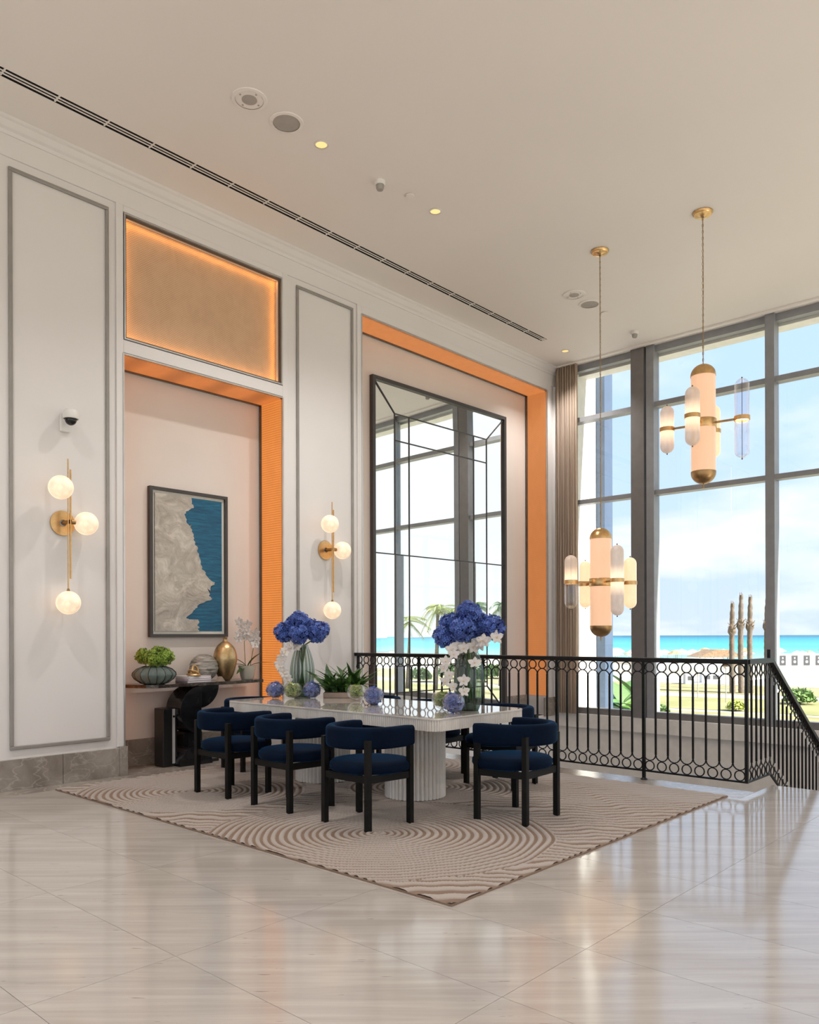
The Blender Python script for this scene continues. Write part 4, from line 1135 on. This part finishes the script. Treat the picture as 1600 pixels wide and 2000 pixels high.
MB().lathe([(.02, .075), (.055, .06), (.068, .03), (.068, -.01), (.06, -.015)], 24, (0, -.13, 0)).build('housing', 'plastic_white', dc)
MB().sphere((0, -.13, -.02), .05, 20, 12).build('lens_dome', 'lens_dark', dc)

# ================================================================== pendants
def capsule_prof(r_, h, n=7):
    p = []
    for i in range(n + 1):
        a = -PI / 2 + PI / 2 * i / n; p.append((max(1e-5, r_ * math.cos(a)), -h / 2 + r_ + r_ * math.sin(a)))
    for i in range(n + 1):
        a = PI / 2 * i / n; p.append((max(1e-5, r_ * math.cos(a)), h / 2 - r_ + r_ * math.sin(a)))
    return p
def pendant(x, y, zmid, label, sats, turn):
    pf_ = Vector((math.cos(turn), math.sin(turn), 0)); pr_2 = Vector((math.sin(turn), -math.cos(turn), 0))
    t = thing('pendant_lamp', label, 'pendant lamp', (x, y, zmid), group='brass and opal glass pendant lamps')
    Rr = .121
    MB().lathe([(Rr, -.495), (Rr, .495)], 40).build('opal_cylinder', 'opal_core', t)
    cap = [(Rr + .004, .49), (Rr + .004, .50)] + [(max(1e-5, (Rr + .004) * math.cos(a)), .50 + .118 * math.sin(a)) for a in [PI / 2 * i / 8 for i in range(1, 9)]]
    MB().lathe(cap, 40).build('top_cap', 'brass', t)
    MB().lathe([(r_, -z) for r_, z in cap], 40).build('bottom_cap', 'brass_dark', t)
    MB().cyl((0, 0, -.66), .007, .05, 8).build('finial', 'brass_dark', t)
    MB().lathe([(Rr + .006, -.045), (Rr + .009, -.04), (Rr + .009, .04), (Rr + .006, .045)], 40).build('ring_band', 'brass', t)
    for k, (a, f_, L, kind) in enumerate(sats):
        p = pr_2 * a + pf_ * f_; r2 = .071
        d = p.normalized()
        MB().tube([tuple(d * (Rr + .005)), tuple(p - d * (r2 + .002))], .014, 4).build('arm', 'brass_dark', t)
        cmat = {'o': 'opal_warm', 'f': 'frosted_glass', 'c': 'clear_glass', 'h': 'frosted_glass'}[kind]
        pf = capsule_prof(r2, L)
        if kind == 'h':
            up_ = [q for q in pf if q[1] >= 0] ; lo_ = [q for q in pf if q[1] <= 0]
            up_ = [(r2, 0.0)] + up_; lo_ = lo_ + [(r2, 0.0)]
            g = MB().lathe(up_, 28).build('glass_capsule', 'frosted_glass', t, loc=tuple(p)); g2 = MB().lathe(lo_, 28).build('glass_capsule', 'clear_glass', t, loc=tuple(p))
        else:
            g = MB().lathe(pf, 28).build('glass_capsule', cmat, t, loc=tuple(p))
        MB().lathe([(r2 + .002, -.022), (r2 + .006, -.02), (r2 + .006, .02), (r2 + .002, .022)], 28).build('capsule_band', 'brass', t, loc=tuple(p))
        if kind in 'ch':
            MB().cyl((0, 0, -L / 2 - .012), .0035, L + .024, 6).build('rod', 'bronze_trim', t, loc=tuple(p))
            MB().lathe([(1e-5, -.006), (r2 - .008, -.006), (r2 - .008, .006), (1e-5, .006)], 24).build('lamp_plate', 'lamp_disc', t, loc=tuple(p))
        for s_ in (-1, 1):
            MB().sphere((0, 0, s_ * (L / 2 + .008)), .008, 8, 6).build('finial', 'bronze_trim', t, loc=tuple(p))
    # chain and ceiling rose
    top = CZ - zmid
    MB().lathe([(.10, top), (.10, top - .012), (.085, top - .03), (.03, top - .036), (.012, top - .05)], 32).build('ceiling_rose', 'brass', t)
    lk = MB().tube([(.0075 * math.cos(2 * PI * i / 8), 0, .020 * math.sin(2 * PI * i / 8)) for i in range(8)], .0026, 4, closed=True).build('chain_link', 'chain_brass', t)
    z = .63; k = 0; lk.location = (0, 0, z)
    while z < top - .06:
        z += .033; k += 1
        inst(lk, t, (0, 0, z), (0, 0, PI / 2 * (k % 2)))
    MB().tube([(.004, .003, .61), (.009, .004, 1.0), (.006, -.004, (top + .6) / 2), (.008, .003, top - .05)], .003, 5).build('cord', 'chain_brass', t)
    return t
pendant(8.13, 4.49, 1.90, 'lower brass pendant lamp with opal cylinder hanging above the railing', [(-.327, -.18, .60, 'h'), (-.178, .32, .55, 'o'), (.172, -.32, .77, 'f'), (.327, .18, .585, 'o')], R(29))
pendant(8.11, 3.30, 3.475, 'higher brass pendant lamp with a clear glass capsule on its right', [(-.36, .10, .50, 'f'), (-.10, -.36, .585, 'f'), (.10, .36, .56, 'o'), (.365, -.10, .80, 'c')], R(22))

# ================================================================== ceiling fittings
def downlight(x, y, label, vis=True):
    t = thing('downlight', label, 'downlight', (x, y, CZ), group='recessed ceiling downlights')
    MB().lathe([(.052, -.001), (.066, -.001), (.066, -.005), (.052, -.008)], 24).build('trim_ring', 'plastic_white', t)
    MB().lathe([(1e-5, -.003), (.052, -.003), (.052, -.001)], 24).build('lens', 'downlight_glow', t)
    d = bpy.data.lights.new('lamp', 'SPOT'); d.energy = DOWNLIGHT_W; d.spot_size = R(120); d.spot_blend = .8; d.color = (1, .95, .90); d.shadow_soft_size = .06
    o = bpy.data.objects.new('lamp', d); COL.objects.link(o); o.parent = t; o.location = (0, 0, -.03)
    return t
downlight(4.69, 5.33, 'glowing round downlight beside the two ceiling speakers')
downlight(6.22, 5.31, 'glowing round downlight above the middle of the feature wall')
downlight(10.62, 6.46, 'glowing round downlight in the corner by the curtain')
for k, x in enumerate((-4, -1, 1.2)): downlight(x, 5.31, 'added ceiling downlight out of view in the row, brightening the room')  # unseen downlights added to brighten the room
for x in (-4.5, -1.5, 1.5, 4.5, 7.5):  # grid of added downlights out of view, for more interior light
    for y in (-7, -4, -1): downlight(x, y, 'added ceiling downlight out of view in the lobby, brightening the room')
for x in (-4.5, -1.5): downlight(x, 2.0, 'added ceiling downlight out of view in the lobby, brightening the room')  # two more unseen downlights, added as fill
def disc_fit(x, y, label, kind):
    t = thing('ceiling_speaker', label, 'speaker', (x, y, CZ), group='round ceiling speakers')
    MB().lathe([(.115, -.001), (.145, -.001), (.143, -.008), (.115, -.010)], 32).build('rim', 'ceiling_paint', t)
    MB().lathe([(1e-5, -.006), (.115, -.006), (.115, -.001)], 32).build('grille', 'grille_grey' if kind else 'ceiling_paint', t)
    if not kind:
        MB().lathe([(1e-5, -.0085), (.062, -.0085), (.062, -.006)], 24).build('inner_grille', 'grille_grey', t)
        s0 = MB().lathe([(1e-5, -.009), (.008, -.009), (.008, -.006)], 8).build('screw', 'grille_grey', t, loc=(.09, 0, 0))
        for a in (PI / 2, PI, 3 * PI / 2): inst(s0, t, (.09 * math.cos(a), .09 * math.sin(a), 0))
disc_fit(3.90, 5.31, 'round ceiling speaker with screws, nearest the camera', 0); disc_fit(4.29, 5.32, 'round grey ceiling speaker next to the nearest downlight', 1)
disc_fit(8.95, 5.31, 'round pale ceiling speaker left of the lower pendant chain', 0); disc_fit(9.34, 5.31, 'round grey ceiling speaker touching the lower pendant chain', 1)
def smoke(x, y, label):
    t = thing('smoke_detector', label, 'smoke detector', (x, y, CZ), group='ceiling smoke detectors')
    MB().lathe([(.05, 0), (.052, -.03), (.045, -.04), (.038, -.04)], 24).build('base', 'plastic_white', t)
    MB().lathe([(.036, -.04), (.038, -.065), (.03, -.085), (1e-5, -.09)], 24).build('sensor', 'plastic_grey', t)
smoke(5.45, 5.35, 'grey smoke detector on the ceiling between the two downlights'); smoke(10.63, 5.32, 'small smoke detector on the ceiling near the window column')
def sprk(x, y, label):
    t = thing('sprinkler_cover', label, 'sprinkler', (x, y, CZ), group='flush sprinkler covers')
    MB().lathe([(1e-5, -.016), (.042, -.014), (.045, -.008), (.036, -.004), (.03, -.0005)], 24).build('cover_plate', 'ceiling_paint', t)
sprk(5.82, 5.30, 'small flush sprinkler cover on the ceiling beside the smoke detector'); sprk(9.72, 5.30, 'small flush sprinkler cover behind the lower pendant chain')

# ================================================================== curtain
cu = thing('curtain', 'brown sheer curtain gathered in the corner by the window', 'curtain', (11.18, 0, 0))
vs, fs = [], []; n = 120; rows = 12
for j in range(rows + 1):
    z = .05 + (CZ - .03 - .05) * j / rows
    for i in range(n + 1):
        s_ = i / n; y = 7.0 - .42 * s_
        x = .045 * math.sin(2 * PI * 9 * s_ + .3 * math.sin(z * 1.3)) + .10 * max(0, 1 - s_ / .16) ** 2 + .012 * math.sin(31 * s_ + z)
        vs.append((x, y, z))
for j in range(rows):
    for i in range(n): a = j * (n + 1) + i; fs.append((a, a + 1, a + n + 2, a + n + 1))
c_ = MB().add(vs, fs).build('fabric', 'sheer_curtain', cu, angle=80)
md = c_.modifiers.new('thick', 'SOLIDIFY'); md.thickness = .004
MB().box(.0 - .03, .03, 2.0, 7.03, CZ - .025, CZ).build('curtain_track', 'ceiling_paint', cu, smooth=False)

# ================================================================== outdoors
fin = thing('wall_fin', 'cream outer wall and blue grey column of the building beyond the window', 'wall', kind='structure')
MB().box(WU + .06, 12.05, 6.74, 7.6, -5, 7).build('cream_wall', 'fin_white', fin, smooth=False)
MB().box(12.05, 12.32, 6.58, 6.9, -5, 7).build('column', 'fin_blue', fin, smooth=False)
sf = tag(MB().box(WU + .1, WU + .34, FY0 - 1, 8.5, CZ - .13, CZ + .5).build('roof_overhang', 'fin_white', None, smooth=False), 'cream roof overhang outside the top of the window', 'roof', kind='structure')
GZ = -5.0
gd = tag(MB().box(-300, 700, -600, 400, GZ - .3, GZ).build('ground', 'sand', None, smooth=False), 'pale sandy ground between the building and the beach', 'ground', kind='structure')
# cut the sea edge: the sea lies over the far ground
def strip_xy(d0, d1, a0, a1, z, n=12):
    # a band of ground between two distances from the building front, with a gently wavy edge
    m = MB(); vs = []; fs = []
    for i in range(n + 1):
        v_ = a0 + (a1 - a0) * i / n; w_ = math.sin(v_ * .11) * 1.5 + math.sin(v_ * .043 + 1) * 2.5
        for d in (d0, d1): vs.append((d + w_, v_, z))
    for i in range(n): fs.append((2 * i, 2 * i + 1, 2 * i + 3, 2 * i + 2))
    vs2 = [(x, y, z - .1) for x, y, z in vs]
    m.add(vs, fs); return m
def patch(name, mat, label, d0, d1, a0, a1, z, cat, kind='structure'):
    return tag(strip_xy(d0, d1, a0, a1, z).build(name, mat, None, smooth=False), label, cat, kind=kind)
patch('lawn', 'lawn', 'yellow green lawn strip nearest the building', 30, 41, -60, 90, GZ + .02, 'lawn'); patch('dune_grass', 'dune_grass', 'dry golden dune grass below the window', 43, 62, -80, 120, GZ + .02, 'grass', 'stuff')
patch('path', 'pale_path', 'pale footpath winding across the dunes', 41, 43.5, -60, 100, GZ + .04, 'path'); patch('lawn', 'lawn', 'green lawn strip behind the dune grass', 64, 78, -90, 140, GZ + .02, 'lawn')
patch('dune_grass', 'dune_grass', 'golden dune grass band before the beach club', 84, 100, -120, 160, GZ + .02, 'grass', 'stuff'); patch('path', 'pale_path', 'wide pale promenade behind the dunes', 100, 118, -120, 180, GZ + .03, 'path')
sea = MB()
ang = math.atan2(1, 1)
def shore(v_): return 200 + v_ * -.0 + 4 * math.sin(v_ * .03)
vs, fs = [], []
for i in range(41):
    v_ = -500 + 1400 * i / 40; vs += [(shore(v_), v_, GZ + .12), (15000, -13000 + 26000 * i / 40, GZ + .12)]
for i in range(40): fs.append((2 * i, 2 * i + 1, 2 * i + 3, 2 * i + 2))
tag(sea.add(vs, fs).build('sea', 'sea_water', None, smooth=False), 'turquoise sea reaching to the horizon', 'sea', kind='structure')

def at_px(px, dist):     # ground point seen at column px of the photograph, dist metres ahead
    X = (px - 800) / 1555.0 * dist
    return (X * .67484 + dist * .73796, -X * .73796 + dist * .67484)
def bare_palm(px, dist, ztop, label):
    x, y = at_px(px, dist); h = ztop - GZ
    t = thing('cropped_palm', label, 'palm tree', (x, y, GZ), group='bare cropped palm trunks')
    path = []; rad = []
    for i in range(29):
        q = i / 28; path.append((.12 * math.sin(q * 2.2), .1 * math.sin(q * 3), h * q))
        rad.append(.30 - .06 * q + .025 * (i % 2) + (.16 if .66 < q < .74 else 0) + (-.05 if q > .9 else 0))
    MB().tube(path, rad, 9).build('trunk', 'trunk', t)
    r_ = random.Random(px)
    for k in range(14):
        a = 2 * PI * k / 14 + r_.uniform(-.2, .2); z = h * r_.uniform(.66, .75)
        MB().tube([(.2 * math.cos(a), .2 * math.sin(a), z), (.48 * math.cos(a), .48 * math.sin(a), z + .35)], [.07, .03], 4).build('frond_stub', 'frond_dry', t)
    for k in range(5):
        a = k * 1.256; MB().tube([(.1 * math.cos(a), .1 * math.sin(a), h * .97), (.15 * math.cos(a), .15 * math.sin(a), h + .35 * r_.uniform(.4, 1))], [.06, .02], 4).build('frond_stub', 'frond_dry', t)
    return t
bare_palm(1431, 86, 4.7, 'bare cropped palm trunk leftmost and shortest of three by the beach'); bare_palm(1448, 86, 5.6, 'bare cropped palm trunk in the middle, tallest of three by the beach')
bare_palm(1466, 86, 5.4, 'bare cropped palm trunk rightmost of three by the beach'); bare_palm(1499, 90, 5.5, 'bare cropped palm trunk half hidden by the window mullion')
# beach umbrellas and tents
um = thing('beach_umbrella', 'white beach umbrella in the crowd along the shore', 'umbrella', group='white umbrellas along the shore')
MB().lathe([(1.9, 2.1), (1.0, 2.65), (1e-5, 3.0)], 8).build('canopy', 'tent_white', um, smooth=False); MB().cyl((0, 0, 0), .05, 2.9, 6).build('pole', 'tent_white', um)
rnd = random.Random(21); firstu = True; UP = [at_px(1397 + q_, 160 + e_) for q_ in (-40, -20, 0, 20, 40) for e_ in (-4, 0, 4)]
ust = copy_tree(um); ust['label'] = 'straw coloured beach umbrella in the crowd along the shore'; ust['group'] = 'straw umbrellas along the shore'
for c_2 in [x for x in bpy.data.objects if x.parent is ust]: c_2.data = c_2.data.copy(); c_2.data.materials[0] = M['straw']
firsts = True
for k in range(64):
    for tr_ in range(60):
        px = rnd.uniform(1195, 1462) if k < 50 else rnd.uniform(1505, 1615); dd = rnd.uniform(164, 205)
        x, y = at_px(px, dd)
        if all((x - a) ** 2 + (y - b) ** 2 > 19 for a, b in UP) : break
    else: continue
    UP.append((x, y))
    if k % 5 == 2:
        o = ust if firsts else copy_tree(ust); firsts = False
    else:
        o = um if firstu else copy_tree(um); firstu = False
    o.location = (x, y, GZ); s_ = rnd.uniform(.7, 1.15); o.scale = (s_, s_, s_)
pv_ = thing('thatched_pavilion', 'long thatched roof beach bar beside the palm trunks', 'pavilion', (*at_px(1397, 160), GZ), rz=R(-45))
MB().prism([(-4.9, 1.9), (4.9, 1.9), (1.5, 3.4), (-1.0, 3.4)], -3, 3, 'y').build('roof', 'thatch', pv_, smooth=False)
for x in (-4.2, -1.4, 1.4, 4.2): MB().cyl((x, -2.6, 0), .09, 2, 6).build('post', 'trunk', pv_)
MB().box(-4, 4, -1, 1, 0, 1.1).build('counter', 'thatch', pv_, smooth=False)
hw_ = thing('beach_wall', 'white boundary wall with dark posters along the beach road', 'wall', (*at_px(1568, 150), GZ), rz=R(-45.6))
MB().box(-6.0, 9.0, -.12, .12, 0, 2.75).build('wall_body', 'tent_white', hw_, smooth=False)
for k in range(7):
    x = -3.9 + 2.3 * k
    p = MB().box(x - .58, x + .58, -.16, -.12, .55, 2.4).build('poster', 'poster_dark', hw_, smooth=False)
    MB().box(x - .10, x + .10, -.17, -.16, 1.75, 2.1).build('poster_mark', 'poster_mark', p, smooth=False); MB().lathe([(.26, 0), (.26, .01)], 14, (x, -.17, 1.22), 'y', cap=True).build('poster_mark', 'poster_mark', p)
    MB().box(x - .26, x + .26, -.182, -.17, 1.22, 1.27).build('poster_mark', 'poster_dark', p, smooth=False)
lwl = thing('low_wall', 'low white wall behind the umbrellas left of the palm trunks', 'wall', (*at_px(1350, 152), GZ), rz=R(-45))
MB().box(-8, 6, -.15, .15, 0, 1.9).build('wall_body', 'tent_white', lwl, smooth=False)
for k in range(5): MB().box(-6.6 + 2.7 * k, -5.2 + 2.7 * k, -.2, -.15, .9, 1.5).build('opening', 'poster_dark', lwl, smooth=False)
for k, (px, dd, w_, h_, lab) in enumerate([(1345, 103, 1.1, .9, 'small dark topped white utility cabinet on the dunes'), (1392, 105, 3.2, 1.0, 'long white utility cabinet with dark vents on the dunes')]):
    t = thing('utility_cabinet', lab, 'cabinet', (*at_px(px, dd), GZ), rz=R(-45)); MB().box(-w_ / 2, w_ / 2, -.4, .4, 0, h_ + .4).build('body', 'tent_white', t, smooth=False)
    for q in range(2 if k else 1): MB().box(-w_ / 2 + .3 + q * 1.2, -w_ / 2 + 1.1 + q * 1.2 if k else w_ / 2 - .1, -.44, -.4, .5, 1.0).build('vent', 'poster_dark', t, smooth=False)
for px, dd, h_, lab in [(1363, 80, 2.4, 'slim grey lamp post on the dunes left of the palms'), (1418, 74, 3.2, 'slim lamp post on the dunes right of the utility cabinet')]:
    t = thing('lamp_post', lab, 'lamp post', (*at_px(px, dd), GZ)); MB().cyl((0, 0, 0), .05, h_, 6).build('pole', 'plastic_grey', t); MB().box(-.25, .25, -.1, .1, h_, h_ + .12).build('head', 'plastic_grey', t, smooth=False)
def shrub(px_or_xy, dist, r_, label, mat='shrub', seed=1, squash=.8, group=None):
    x, y = at_px(px_or_xy, dist) if not isinstance(px_or_xy, tuple) else px_or_xy
    t = thing('shrub', label, 'shrub', (x, y, GZ), group=group); q = random.Random(seed); m = MB()
    for k in range(420):
        d = Vector((q.gauss(0, 1), q.gauss(0, 1), abs(q.gauss(0, 1)))).normalized() * r_ * q.uniform(.6, 1.05); d.z = d.z * squash + r_ * .25
        u = Vector((q.uniform(-1, 1), q.uniform(-1, 1), q.uniform(-1, 1))).normalized() * r_ * .2; w_ = u.orthogonal().normalized() * r_ * .09
        m.add([d - u, d + w_, d + u, d - w_], [(0, 1, 2, 3)])
    m.build('foliage', mat, t, smooth=False); MB().cyl((0, 0, 0), r_ * .08, r_ * .9, 6).build('stem', 'trunk', t)
shrub(1562, 72, 1.35, 'round bright green shrub beyond the sloping stair handrail'); shrub(1437, 66, .8, 'small yellow green shrub below the palm trunks', 'frond_yellow', 3)
shrub(1290, 64, .7, 'low green shrub at the left of the dune grass', 'shrub', 4)
# banana plant just outside the window
bp = thing('banana_plant', 'broad leaved green plant outside the window left of the column', 'plant', (13.8, 7.1, -1.0))
rnd = random.Random(8)
for k in range(12):
    az = rnd.uniform(0, 2 * PI); L = rnd.uniform(.8, 1.25)
    q = leaf_mesh(L, .34, .45, 8).build('leaf', 'frond' if k % 2 else 'leaf_mid', bp, loc=(rnd.uniform(-.15, .15), rnd.uniform(-.5, .3), .8)); q.rotation_euler = (rnd.uniform(-.3, .3), -rnd.uniform(.4, 1.2), az)
MB().cyl((0, 0, -4.0), .1, 4.9, 8).build('stem', 'stem_green', bp)
bp2 = thing('banana_plant', 'broad green leaf plant outside the window right of the column', 'plant', (13.7, 5.8, -1.35))
for k in range(7):
    q = leaf_mesh(.9, .3, .5, 8).build('leaf', 'leaf_mid', bp2, loc=(0, 0, .8)); q.rotation_euler = (0, -rnd.uniform(.3, 1.0), k * .9)
MB().cyl((0, 0, -3.65), .09, 4.5, 8).build('stem', 'stem_green', bp2)
# green palms to the right of the view, seen only in the mirror
def palm(x, y, h, label, mat, seed, L=2.6, wind=(1, 0)):
    t = thing('palm_tree', label, 'palm tree', (x, y, GZ), group='palms reflected in the mirror'); q = random.Random(seed)
    pth = [(.5 * math.sin(i / 10 * 1.2), 0, h * i / 10) for i in range(11)]
    MB().tube(pth, [.28 - .012 * i for i in range(10)] + [.24], 8).build('trunk', 'trunk', t)
    tx = pth[-1][0]
    me = None
    for k in range(20):
        az = 2 * PI * k / 20 + q.uniform(-.15, .15); el = q.uniform(-.2, 1.1); m = MB(); n = 9; pts = []
        d = Vector((math.cos(az), math.sin(az), 0)) + Vector((wind[0], wind[1], 0)) * .45
        for i in range(n + 1):
            s_ = i / n; pts.append(Vector((tx, 0, h)) + d * L * s_ * math.cos(el * (1 - s_ * .4)) + Vector((0, 0, L * s_ * math.sin(el) - L * .75 * s_ * s_)))
        m.tube([tuple(p) for p in pts], .025, 3)
        side = d.cross(Vector((0, 0, 1))).normalized()
        for i in range(1, n):
            for sg in (-1, 1):
                for h_ in (0, .5):
                    b = pts[i].lerp(pts[i + 1], h_); e_ = (pts[i + 1] - pts[i]).normalized(); tip = b + side * sg * .55 + e_ * .45 - Vector((0, 0, .22))
                    m.add([b, b + e_ * .12, tip], [(0, 1, 2)])
        m.build('frond', mat, t, smooth=False)
def mirrored(px, dist):
    x, y = at_px(px, dist); return x, 2 * (NB_Y - .03) - y
for px, dist, zt, lab, mt, sd_ in [(818, 100, 4.6, 'green palm right of centre in the mirror', 'frond', 1), (842, 108, 5.2, 'green palm beside the flowers in the mirror', 'frond', 2), (780, 80, 3.9, 'yellow green palm left of centre in the mirror', 'frond_yellow', 3), (938, 100, 5.0, 'green palm at the right edge of the mirror', 'frond', 4), (712, 95, 3.0, 'yellow green palm at the left edge of the mirror', 'frond_yellow', 5)]:
    x, y = mirrored(px, dist); palm(x, y, zt - GZ, lab, mt, sd_)
for k, (px, dist, r_) in enumerate([(745, 110, 1.75), (805, 118, 1.85), (862, 110, 1.75), (922, 118, 1.9), (975, 110, 1.75)]):
    shrub(mirrored(px, dist), 0, r_, 'tall green hedge shrub seen at the foot of the mirror reflection', 'shrub', 30 + k, .8, 'hedge shrubs reflected in the mirror')
